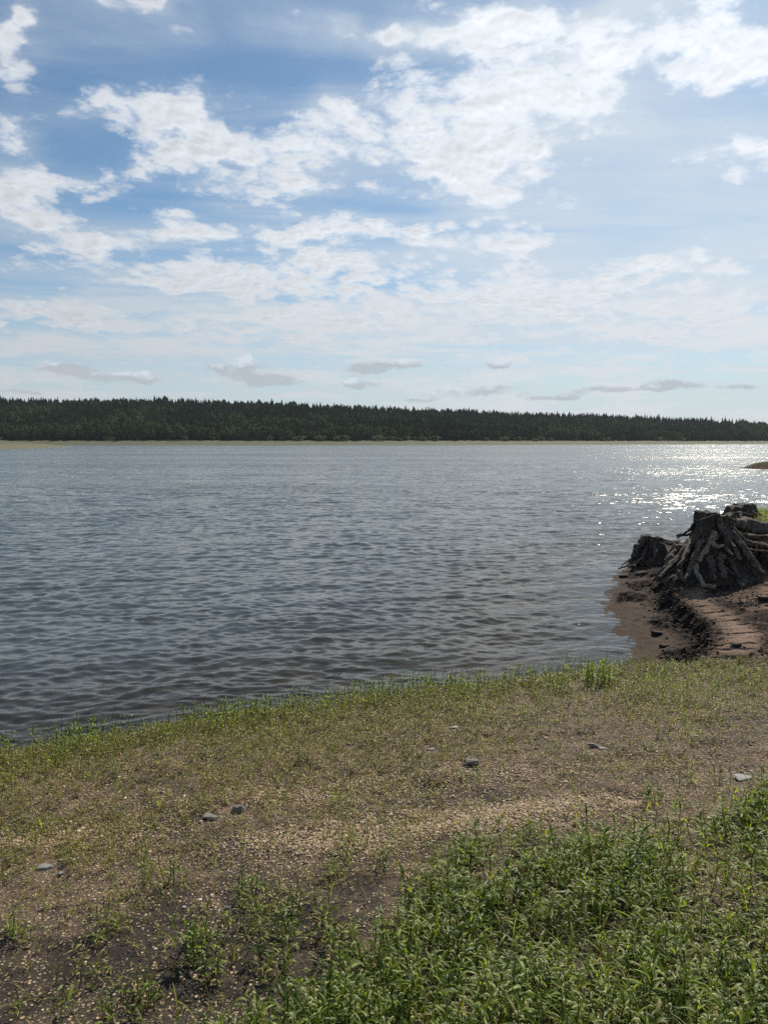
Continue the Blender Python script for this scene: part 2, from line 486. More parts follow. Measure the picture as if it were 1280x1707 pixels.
def mat_ground():
    m, N = new_mat('shore_soil')
    p = N.n('ShaderNodeNewGeometry').outputs['Position']
    mud, wet, far, slab, peat, grass = (N.attr(k) for k in ('mud', 'wet', 'far', 'slab', 'peat', 'turf'))
    big = N.noise(p, 1.1, 4, .6)
    mid = N.noise(p, 6, 5, .65)
    fine = N.noise(p, 60, 4, .7)
    # soil
    c1 = N.mix(N.smooth(mid, .35, .68), (.036, .024, .015), (.150, .098, .060))
    c1 = N.mix(N.math('MULTIPLY', N.smooth(fine, .45, .75), .6), c1, (.24, .175, .115))
    # small gravel grains, two sizes
    def grains(scale, lo):
        v = N.n('ShaderNodeTexVoronoi', {'Vector': p, 'Scale': scale, 'Randomness': 1.0})
        cs = N.n('ShaderNodeSeparateColor', {'Color': v.outputs['Color']})
        return v.outputs['Distance'], cs.outputs[0], cs.outputs[1]
    d1, r1, s1 = grains(62, 0)
    d2, r2, s2 = grains(115, 0)
    cover = N.math('ADD', N.smooth(big, .3, .7, -.12, .3), N.smooth(mid, .3, .7, -.14, .2))
    cover = N.math('SUBTRACT', cover, N.math('MULTIPLY', N.attr('damp'), .22))
    m1 = N.math('MULTIPLY', N.math('LESS_THAN', r1, N.math('ADD', .34, cover)), N.smooth(d1, .5, .3))
    m2 = N.math('MULTIPLY', N.math('LESS_THAN', r2, N.math('ADD', .36, cover)), N.smooth(d2, .5, .3))
    g1 = N.mix(s1, (.24, .155, .095), (.62, .47, .31))
    g2 = N.mix(s2, (.15, .11, .075), (.34, .27, .2))
    c1 = N.mix(N.math('MULTIPLY', N.attr('damp'), .8), c1, (.030, .022, .016))
    c1 = N.mix(m2, c1, g2)
    c1 = N.mix(m1, c1, g1)
    # mud
    c2 = N.mix(N.smooth(mid, .35, .65), (.135, .094, .070), (.26, .186, .140))
    c2 = N.mix(N.math('MULTIPLY', N.smooth(fine, .5, .75), .5), c2, (.21, .155, .12))
    slabc = N.mix(N.smooth(mid, .3, .7), (.20, .138, .104), (.31, .222, .168))
    c2 = N.mix(slab, c2, slabc)
    c2 = N.mix(N.math('MULTIPLY', peat, N.smooth(N.noise(p, 14, 4, .65), .25, .48)), c2, (.022, .018, .016))  # peat colour, also painted as shade along the slab cracks
    c = N.mix(mud, c1, c2)
    turf = N.mix(N.smooth(fine, .3, .7), (.055, .062, .02), (.11, .10, .045))
    c = N.mix(grass, c, turf)
    # far shore: pale dry grass strip
    lowf = N.noise(N.scalev(p, (.02, .10, .3)), 3, 4, .6)
    cf = N.mix(N.smooth(lowf, .35, .65), (.062, .070, .030), (.115, .115, .056))
    cf = N.mix(N.attr('sand'), cf, (.14, .135, .08))
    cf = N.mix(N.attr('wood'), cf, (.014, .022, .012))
    c = N.mix(far, c, cf)
    c = N.mix(N.math('MULTIPLY', wet, .74), c, (.032, .024, .018))
    rough = N.math('ADD', N.smooth(wet, 0, 1, .93, .5), N.math('MULTIPLY', mud, .3), clamp=True)
    bh = N.math('ADD', N.math('MULTIPLY', m1, .9), N.math('ADD', N.math('MULTIPLY', m2, .5), N.math('MULTIPLY', fine, .9)))
    bh = N.math('ADD', bh, N.math('MULTIPLY', mid, 2.5))
    bmp = N.n('ShaderNodeBump', {'Strength': .9, 'Distance': .010, 'Height': bh}).outputs[0]
    b = N.n('ShaderNodeBsdfPrincipled', {'Base Color': c, 'Roughness': rough, 'Normal': bmp, 'Specular IOR Level': N.smooth(mud, 0, 1, .35, .04)})
    mat_out(N, b.outputs[0])
    return m


def mat_water():
    m, N = new_mat('lake_water')
    geo = N.n('ShaderNodeNewGeometry')
    p, nrm = geo.outputs['Position'], geo.outputs['Normal']
    depth, rng_ = N.attr('depth'), N.attr('reach')          # reach: 0 near .. 1 far out on the lake
    # wave slopes too small for the mesh
    def slopes(sx, sy, detail, seed, r=.6):
        v = N.vmath('ADD', N.scalev(p, (sx, sy, 1)), (seed, seed * .7, 0))
        return N.vmath('SUBTRACT', N.noise(v, 1.0, detail, r, color=True), (.5, .5, .5))
    s1 = slopes(3.2, 8.0, 5, 3.1, .68)
    s2 = slopes(.55, 1.5, 3, 7.7)
    gust = N.noise(N.scalev(p, (.012, .045, 1)), 1.0, 3, .55)
    gust2 = N.noise(N.scalev(p, (.05, .16, 1)), 1.0, 3, .55)
    gm = N.math('ADD', N.smooth(gust, .3, .7, .55, 1.2), N.smooth(gust2, .3, .7, -.2, .25))
    calm = N.smooth(depth, 0.0, .15, .6, 1)
    a1 = N.math('MULTIPLY', N.math('MULTIPLY', gm, calm), N.smooth(rng_, 0, .8, .36, 1.12))
    a2 = N.math('MULTIPLY', gm, N.smooth(rng_, 0, 1, .04, .72))
    sl = N.vmath('ADD', N.vmath('SCALE', s1, scale=a1), N.vmath('SCALE', s2, scale=a2))
    sl = N.vmath('MULTIPLY', sl, (.75, 1.25, 0))
    # of a rough far surface one sees mostly the facets that lean towards the eye
    inc = N.vmath('NORMALIZE', N.vmath('MULTIPLY', geo.outputs['Incoming'], (1, 1, 0)))
    sl = N.vmath('ADD', sl, N.vmath('SCALE', inc, scale=N.smooth(rng_, 0, 1, .02, .10)))
    fine = N.noise(N.scalev(p, (9, 17, 1)), 1.0, 3, .6)
    bmp = N.n('ShaderNodeBump', {'Strength': N.math('MULTIPLY', N.smooth(rng_, 0, .6, .12, 0), calm), 'Distance': .02, 'Height': fine}).outputs[0]
    nn = N.vmath('NORMALIZE', N.vmath('ADD', bmp, sl))
    fr = N.n('ShaderNodeFresnel', {'IOR': 1.333, 'Normal': nn}).outputs[0]
    gl = N.n('ShaderNodeBsdfGlossy', {'Color': (1, .985, .95, 1), 'Roughness': N.smooth(rng_, 0, 1, .025, .12), 'Normal': nn}).outputs[0]
    df = N.n('ShaderNodeBsdfDiffuse', {'Color': N.mix(N.smooth(depth, .0, .55), (.175, .155, .110), (.074, .084, .086))}).outputs[0]
    tr = N.n('ShaderNodeBsdfTransparent', {'Color': (.80, .74, .60, 1)}).outputs[0]
    murk = N.smooth(depth, -.05, .8, .05, 1.0)
    body = N.n('ShaderNodeMixShader', {0: murk, 1: tr, 2: df}).outputs[0]
    sh = N.n('ShaderNodeMixShader', {0: fr, 1: body, 2: gl}).outputs[0]
    mat_out(N, sh)
    return m


def mat_leaf(name, dark, light, dry, trans=.42):
    m, N = new_mat(name)
    t = N.attr('tint'); k = N.attr('dry')
    c = N.mix(t, dark, light)
    c = N.mix(k, c, dry)
    p = N.n('ShaderNodeNewGeometry').outputs['Position']
    c = N.mix(N.math('MULTIPLY', N.noise(p, 140, 2, .5), .35), c, N.vmath('SCALE', c, scale=.5))
    b = N.n('ShaderNodeBsdfPrincipled', {'Base Color': c, 'Roughness': .5, 'Specular IOR Level': .4}).outputs[0]
    tcol = N.vmath('MULTIPLY', c, (2.0, 2.0, .6))
    tl = N.n('ShaderNodeBsdfTranslucent', {'Color': tcol}).outputs[0]
    mat_out(N, N.n('ShaderNodeMixShader', {0: trans, 1: b, 2: tl}).outputs[0])
    return m


def mat_attr2(name, a, b_, rough=.8, attr='tint', bscale=60, bdist=.002, spec=.3):
    m, N = new_mat(name)
    p = N.n('ShaderNodeNewGeometry').outputs['Position']
    c = N.mix(N.attr(attr), a, b_)
    nz = N.noise(p, bscale, 5, .65)
    c = N.mix(N.smooth(nz, .3, .75, 0, .5), c, N.vmath('SCALE', c, scale=.45))
    bmp = N.n('ShaderNodeBump', {'Strength': .6, 'Distance': bdist, 'Height': nz}).outputs[0]
    mat_out(N, N.n('ShaderNodeBsdfPrincipled', {'Base Color': c, 'Roughness': rough, 'Normal': bmp, 'Specular IOR Level': spec}).outputs[0])
    return m


def mat_wood(name, dark, light, grain=(30, 30, 3)):
    m, N = new_mat(name)
    p = N.n('ShaderNodeTexCoord').outputs['Object']
    g = N.noise(N.scalev(p, grain), 1.0, 6, .7, dist=.8)
    s = N.noise(p, 9, 4, .6)
    c = N.mix(N.smooth(g, .38, .66), dark, light)
    c = N.mix(N.smooth(s, .5, .75, 0, .6), c, dark)
    bmp = N.n('ShaderNodeBump', {'Strength': 1.0, 'Distance': .022, 'Height': g}).outputs[0]
    mat_out(N, N.n('ShaderNodeBsdfPrincipled', {'Base Color': c, 'Roughness': .85, 'Normal': bmp, 'Specular IOR Level': .25}).outputs[0])
    return m


def mat_tree(name, dark, light):
    m, N = new_mat(name)
    c = N.mix(N.attr('tint'), dark, light)
    b = N.n('ShaderNodeBsdfDiffuse', {'Color': c}).outputs[0]
    tl = N.n('ShaderNodeBsdfTranslucent', {'Color': c}).outputs[0]
    mat_out(N, N.n('ShaderNodeMixShader', {0: .33, 1: b, 2: tl}).outputs[0])
    return m


M_GROUND = mat_ground()
M_WATER = mat_water()
M_WEED = mat_leaf('smartweed_leaf', (.055, .105, .012), (.280, .350, .045), (.32, .27, .10), .46)
M_SPRIG = mat_leaf('short_weed_leaf', (.125, .145, .030), (.320, .320, .075), (.46, .33, .14), .42)
M_SHORE = mat_leaf('waterside_leaf', (.115, .185, .018), (.310, .400, .050), (.36, .30, .12), .46)
M_SPIKE = mat_leaf('flower_spike', (.40, .44, .20), (.66, .66, .38), (.38, .28, .18), .25)
M_STEM = mat_leaf('weed_stem', (.07, .09, .03), (.16, .15, .06), (.22, .10, .07), .15)
M_PEB = mat_attr2('pebble_stone', (.26, .165, .10), (.84, .66, .46), .8, bscale=200, bdist=.0008)
M_STONE = mat_attr2('grey_stone', (.15, .145, .12), (.27, .26, .21), .8, bscale=45, bdist=.003)
M_SLATE = mat_attr2('pale_flat_stone', (.30, .29, .26), (.42, .40, .37), .85, bscale=60, bdist=.002)
M_CLOD = mat_attr2('peat_clod', (.020, .016, .014), (.075, .056, .044), .9, bscale=50, bdist=.006)
M_STUMP = mat_wood('weathered_stump_wood', (.034, .029, .025), (.135, .112, .092), (30, 30, 3))
M_ROOT = mat_wood('root_wood', (.040, .033, .028), (.20, .165, .130), (34, 34, 9))
M_PALE = mat_wood('pale_sunlit_root_wood', (.15, .115, .085), (.46, .385, .295), (40, 40, 12))  # pale wood; on the front roots its lightness is painted sunlight
M_CUT = mat_wood('cut_wood', (.022, .019, .017), (.05, .042, .036), (14, 14, 14))
M_TREE = mat_tree('forest_needles', (.024, .040, .024), (.060, .088, .044))
M_BIRCH = mat_tree('broadleaf_crown', (.048, .070, .030), (.125, .155, .065))
M_BUSH = mat_tree('bush_leaves', (.09, .11, .05), (.19, .205, .10))
M_TRUNK = mat_attr2('tree_bark', (.05, .04, .03), (.1, .08, .06))


# ------------------------------------------------------------------ ground sheet
def polar(rs, az):
    r, a = np.meshgrid(rs, az, indexing='ij')
    return r * np.sin(a), r * np.cos(a)


def grid_faces(nr, nc, wrap):
    i = np.arange(nr - 1)[:, None]; j = np.arange(nc if wrap else nc - 1)[None, :]
    j2 = (j + 1) % nc
    return np.stack([i * nc + j, i * nc + j2, (i + 1) * nc + j2, (i + 1) * nc + j], -1).reshape(-1, 4)


def build_ground():
    def geo(a, b, q):
        n = int(math.log(b / a) / q)
        return list(a * np.exp(np.arange(n) * math.log(b / a) / n))
    rs = geo(.3, 1.6, .03) + geo(1.6, 7.5, .0040) + geo(7.5, 14.5, .0022) + geo(14.5, 24, .006) + geo(24, 400, .02) + geo(400, 1300, .006) + geo(1300, 9000, .12) + [9000]
    rs = np.array(rs)
    azs = np.radians(np.concatenate([np.arange(-36, 10, .14), np.arange(10, 32, .07), np.arange(32, 42, .14), np.arange(42, 324, 3.0)]))
    x, y = polar(rs, azs)
    sh = x.shape
    h, d, mud, slab, pl, rough, crk = terrain(x.ravel(), y.ravel())
    r = np.hypot(x, y).ravel()
    V = np.stack([x.ravel(), y.ravel(), h], -1)
    nc = len(azs)
    F = grid_faces(len(rs), nc, True)
    cidx = len(V)
    V = np.vstack([V, [[0, 0, gz(0.0, 0.0)]]])
    j = np.arange(nc)
    Ft = np.stack([np.full(nc, cidx), (j + 1) % nc, j], -1)
    ap = lambda a: np.append(a, 0)
    far = sstep(r, 60, 120)
    xr, yr = x.ravel(), y.ravel()
    wet = (1 - sstep(h, .03, .13)) * (1 - far)
    wet = np.maximum(wet, .85 * (1 - sstep(h, .10, .24)) * mud * (1 - far))
    turf = pl * sstep(seg_side(xr, yr, SCARP) + .3 * fbm(xr * 2, yr * 2, 73, 3), .3, .8)
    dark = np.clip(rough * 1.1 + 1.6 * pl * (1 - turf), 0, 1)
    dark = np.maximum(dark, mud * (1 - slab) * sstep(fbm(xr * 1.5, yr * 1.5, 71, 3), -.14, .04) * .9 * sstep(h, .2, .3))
    dark = np.maximum(dark, crk)  # shade inside the slab cracks is painted in with the peat colour
    turf = pl * sstep(seg_side(xr, yr, SCARP) + .3 * fbm(xr * 2, yr * 2, 73, 3), .3, .8)
    sand = sstep(r, 100, 200) * (1 - sstep(yr, 480, 560)) * (1 - sstep(d, 6, 25)) + (1 - sstep(d, 0, 3)) * .1 * far
    sand = np.maximum(sand, 0)
    # the bare spur is bare mud, not grass
    spur = ((np.hypot(xr - 46, yr - 71) < 32)).astype(float)
    far = far * (1 - spur); mud2 = np.maximum(mud * (r < 90), spur)
    o = mesh_np('ground', V, [F, Ft], M_GROUND,
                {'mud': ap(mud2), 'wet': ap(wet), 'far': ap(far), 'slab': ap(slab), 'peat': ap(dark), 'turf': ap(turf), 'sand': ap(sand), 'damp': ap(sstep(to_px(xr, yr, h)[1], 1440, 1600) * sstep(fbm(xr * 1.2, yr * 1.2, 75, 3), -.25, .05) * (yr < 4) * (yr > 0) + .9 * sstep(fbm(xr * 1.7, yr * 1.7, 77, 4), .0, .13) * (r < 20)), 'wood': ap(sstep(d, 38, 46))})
    tag(o, 'brown gravelly shore with cracked mud bank and far shore', None, None, 'structure')
    # deep bed well outside the lake stays under water sheet
    return o


build_ground()


# ------------------------------------------------------------------ water
def build_water():
    def geo(a, b, q):
        n = int(math.log(b / a) / q)
        return list(a * np.exp(np.arange(n) * math.log(b / a) / n))
    rs = np.array(geo(4.8, 40, .0026) + geo(40, 120, .008) + geo(120, 1100, .03) + [1100])
    azs = np.radians(np.concatenate([np.arange(-90, -34, 2.0), np.arange(-34, 34, .13), np.arange(34, 91, 2.0)]))
    x, y = polar(rs, azs)
    xr, yr = x.ravel(), y.ravel()
    r = np.hypot(xr, yr)
    hb = terrain(xr, yr)[0]
    depth = -hb
    rg = np.random.default_rng(5)
    z = np.zeros(len(xr))
    cell = np.maximum(r * .0028, r * R(.13))
    calm = .4 + .6 * sstep(depth, .0, .3)
    gx = 1 + .7 * fbm(xr * .35, yr * .5, 81, 3)
    wx = xr + .35 * fbm(xr * .6, yr * .6, 83, 3); wy = yr + .35 * fbm(xr * .6 + 9, yr * .6, 85, 3)
    NW = 84
    for k in range(NW):
        lam = .085 * (1.9 / .085) ** (k / (NW - 1))
        th = R(102 + rg.normal() * (34 if lam < .5 else 24))      # travels roughly towards the shore
        kx, ky = math.cos(th) * 2 * math.pi / lam, math.sin(th) * 2 * math.pi / lam
        amp = .0034 * lam ** .80 * (1.15 if lam < .45 else .55)
        ph = wx * kx + wy * ky + rg.uniform(0, 6.28)
        fade = sstep(lam / cell, 2.2, 5)
        s = np.sin(ph)
        z += amp * fade * (s - .22 * np.cos(2 * ph) * (1 if lam > .3 else 0))
    # short steep wavelets with sharp crests
    for lam, amp, st, sd_ in ((.75, .0050, 2.3, 201), (.36, .0085, 2.3, 203), (.20, .0105, 2.2, 205), (.115, .0068, 2.0, 207), (.065, .0030, 1.7, 209)):
        qx = (wx * math.cos(R(8)) + wy * math.sin(R(8)) + .25 * fbm(xr * .8, yr * .8, sd_ + 50, 2)) / (lam * st)
        qy = (wy * math.cos(R(8)) - wx * math.sin(R(8))) / lam
        rn = 1 - np.abs(2 * (vnoise(qx, qy, sd_) * .65 + vnoise(qx * 1.9 + 5, qy * 1.9, sd_ + 1) * .35) - 1) * 1.6
        z += amp * sstep(lam / cell, 2.5, 6) * (rn - .5)
    z *= calm * gx
    reach = .74 * sstep(np.log(r), math.log(7), math.log(60)) + .26 * sstep(np.log(r), math.log(45), math.log(160))
    V = np.stack([xr, yr, z], -1)
    F = grid_faces(len(rs), len(azs), False)
    o = mesh_np('water', V, [F], M_WATER, {'depth': depth, 'reach': reach})
    tag(o, 'rippled grey-blue lake water glittering on the right', None, None, 'structure')


build_water()


# ------------------------------------------------------------------ leaf batches
class Batch:
    def __init__(self):
        self.V = []; self.Q = []; self.T = []; self.t = []; self.k = []; self.n = 0

    def add(self, V, Q, tint, dry, T=None):
        self.V.append(V); self.Q.append(Q + self.n); self.t.append(tint); self.k.append(dry)
        if T is not None: self.T.append(T + self.n)
        self.n += len(V)

    def leaves(self, base, az, pitch, L, Wd, curl, tint, dry, S=5, fold=.25, roll=None):
        N = len(az)
        if N == 0: return
        ts = np.linspace(0, 1, S)
        w = np.array([.18, .85, 1.0, .72, .05]) if S == 5 else (np.array([.2, 1.0, .75, .05]) if S == 4 else np.array([.2, 1.0, .06]))
        roll = np.zeros(N) if roll is None else roll
        pos = base.copy()
        C = [pos.copy()]; P_ = [pitch.copy()]
        for s in range(1, S):
            pm = pitch - curl * (ts[s - 1] + ts[s]) / 2
            st = (L / (S - 1))[:, None] * np.stack([np.cos(pm) * np.cos(az), np.cos(pm) * np.sin(az), np.sin(pm)], -1)
            pos = pos + st
            C.append(pos.copy()); P_.append(pitch - curl * ts[s])
        side0 = np.stack([-np.sin(az), np.cos(az), np.zeros(N)], -1)
        out = []
        for s in range(S):
            pm = P_[s]
            nrm = np.stack([-np.sin(pm) * np.cos(az), -np.sin(pm) * np.sin(az), np.cos(pm)], -1)
            sd = side0 * np.cos(roll)[:, None] + nrm * np.sin(roll)[:, None]
            up = nrm * np.cos(roll)[:, None] - side0 * np.sin(roll)[:, None]
            ww = (Wd * w[s] / 2)[:, None]
            if fold > 0:
                out += [C[s] - sd * ww + up * ww * fold, C[s], C[s] + sd * ww + up * ww * fold]
            else:
                out += [C[s] - sd * ww, C[s] + sd * ww]
        c = 3 if fold > 0 else 2
        V = np.stack(out, 1).reshape(-1, 3)          # (N, S*c, 3)
        q = []
        for s in range(S - 1):
            for j in range(c - 1):
                q.append([s * c + j, s * c + j + 1, (s + 1) * c + j + 1, (s + 1) * c + j])
        q = np.array(q)[None] + (np.arange(N) * S * c)[:, None, None]
        self.add(V, q.reshape(-1, 4), np.repeat(tint, S * c), np.repeat(dry, S * c))

    def tubes(self, pts, rad, tint, dry, sides=3):
        """pts (N,S,3), rad (N,S)"""
        N, S, _ = pts.shape
        if N == 0: return
        d = pts[:, -1] - pts[:, 0]
        d /= np.linalg.norm(d, axis=1)[:, None] + 1e-9
        ref = np.where(np.abs(d[:, 2:3]) > .8, np.array([[1., 0, 0]]), np.array([[0, 0, 1.]]))
        a = np.cross(d, ref); a /= np.linalg.norm(a, axis=1)[:, None] + 1e-9
        b = np.cross(d, a)
        th = np.arange(sides) * 2 * math.pi / sides
        ring = a[:, None, :] * np.cos(th)[None, :, None] + b[:, None, :] * np.sin(th)[None, :, None]    # N,sides,3
        V = pts[:, :, None, :] + ring[:, None, :, :] * rad[:, :, None, None]
        V = V.reshape(-1, 3)
        q = []
        for s in range(S - 1):
            for j in range(sides):
                j2 = (j + 1) % sides
                q.append([s * sides + j, s * sides + j2, (s + 1) * sides + j2, (s + 1) * sides + j])
        q = np.array(q)[None] + (np.arange(N) * S * sides)[:, None, None]
        self.add(V, q.reshape(-1, 4), np.repeat(tint, S * sides), np.repeat(dry, S * sides))

    def build(self, name, mat, parent=None, smooth=True):
        return mesh_np(name, np.vstack(self.V), [np.vstack(self.Q)] + ([np.vstack(self.T)] if self.T else []), mat,
                       {'tint': np.concatenate(self.t), 'dry': np.concatenate(self.k)}, smooth, parent)


U = lambda a, b, n: RNG.uniform(a, b, n)


def weed_plants(bl, bs, bf, x, y, z, height, nleaf, leafL, leafW, spikes, dry=.1, lean=.35, up=(.3, 1.2), tint0=None, thin=1.0):
    """smartweed-like plants: stem, alternate lance leaves, drooping flower spikes"""
    N = len(x)
    if N == 0: return
    la, lm = U(0, 6.283, N), U(0, lean, N)
    tip = np.stack([np.cos(la) * lm * height, np.sin(la) * lm * height, height], -1)
    base = np.stack([x, y, z - .005], -1)
    kink = np.stack([U(-.12, .12, N) * height, U(-.12, .12, N) * height, np.zeros(N)], -1)

    def on(t):
        t = np.asarray(t)[:, None] if np.ndim(t) else t
        return base + tip * t + kink * (4 * t * (1 - t))
    S = 4
    pts = np.stack([on(s / (S - 1)) for s in range(S)], 1)
    rad = (height * .011 * thin)[:, None] * np.array([1.2, 1, .8, .45])[None] + .0004
    pt0 = U(0, 1, N) if tint0 is None else np.clip(tint0 + U(-.2, .2, N), 0, 1)
    bs.tubes(pts, rad, pt0, (U(0, 1, N) < .22) * U(.3, 1, N))
    ph = U(0, 6.28, N)
    for k in range(nleaf):
        keep = U(0, 1, N) < .9
        t = np.clip(.12 + .86 * (k + U(-.3, .3, N)) / nleaf, .04, 1)
        b = on(t)
        az = ph + k * 2.4 + U(-.5, .5, N)
        sc_ = (1 - .5 * np.abs(t - .5)) * U(.6, 1.25, N)
        bl.leaves(b[keep], az[keep], U(up[0], up[1], N)[keep] * (.55 + .6 * t[keep]), (leafL * sc_)[keep], (leafW * sc_)[keep], U(.2, 1.5, N)[keep],
                  np.clip(pt0 + U(-.3, .3, N), 0, 1)[keep], ((U(0, 1, N) < dry) * U(.3, 1, N))[keep], S=5 if leafL.mean() > .03 else 4,
                  fold=.3 if leafL.mean() > .03 else 0, roll=U(-.5, .5, N)[keep])
    for k in range(spikes):
        keep = U(0, 1, N) < .6
        t = U(.72, 1.0, N)
        b = on(t)
        az = U(0, 6.28, N); l0 = U(.4, 1.0, N) * leafL * .34
        p0 = b; p1 = b + np.stack([np.cos(az) * l0 * .4, np.sin(az) * l0 * .4, l0 * 1.1], -1)
        p2 = p1 + np.stack([np.cos(az) * l0 * .5, np.sin(az) * l0 * .5, l0 * .35], -1)
        p3 = p2 + np.stack([np.cos(az) * l0 * .55, np.sin(az) * l0 * .55, -l0 * .3], -1)
        r0 = leafL * .029
        bs.tubes(np.stack([p0, p1], 1)[keep], np.stack([r0 * .3, r0 * .3], 1)[keep], pt0[keep], np.zeros(keep.sum()))
        bf.tubes(np.stack([p1, (p1 + p2) / 2, p2, (p2 + p3) / 2, p3], 1)[keep], (r0[:, None] * np.array([[.5, 1.25, 1.35, 1.1, .3]]))[keep],
                 U(0, 1, N)[keep], ((U(0, 1, N) < .12) * .8)[keep], sides=5)


STONES = [(395, 1353, .085), (353, 1366, .085), (785, 1275, .08), (990, 1245, .09), (1240, 1297, .12), (757, 1213, .09), (718, 1250, .06), (76, 1448, .07), (103, 1457, .04),
          (380, 1514, .03), (307, 1513, .02), (259, 1434, .02), (696, 1401, .03), (502, 1675, .02), (260, 1583, .02), (502, 1509, .02), (407, 1450, .04)]
CLEAR = []


def scatter(density, n, box):
    """random ground points kept with probability density(x, y, px, py)"""
    x, y = RNG.uniform(box[0], box[1], n), RNG.uniform(box[2], box[3], n)
    m = np.abs(x) < .60 * y + .9
    x, y = x[m], y[m]
    h, d, mud, slab, pl, rough, crk = terrain(x, y)
    px, py = to_px(x, y, h)
    pr = density(x, y, px, py, d, mud, h)
    k = RNG.uniform(0, 1, len(x)) < pr
    if not CLEAR:
        CLEAR.extend((ground_at(a, b), c) for a, b, c in STONES)
    for g, c in CLEAR:                              # weeds do not stand on or close in front of a stone
        k &= ((x - g.x) / c) ** 2 + ((y - g.y + c * .5) / (c * 1.5)) ** 2 > 1
    return x[k], y[k], h[k], px[k], py[k], d[k]


# region of tall smartweed in the lower right (traced on the ground)
def tall_mask(x, y, px, py):
    edge = np.interp(px, [-200, 300, 420, 600, 680, 760, 830, 900, 980, 1060, 1150, 1220, 1300, 1700], [1960, 1800, 1710, 1600, 1500, 1420, 1372, 1372, 1405, 1400, 1385, 1350, 1315, 1260])
    return sstep(py - edge + 60 * fbm(x * 2.2, y * 2.2, 91, 3), -14, 40)


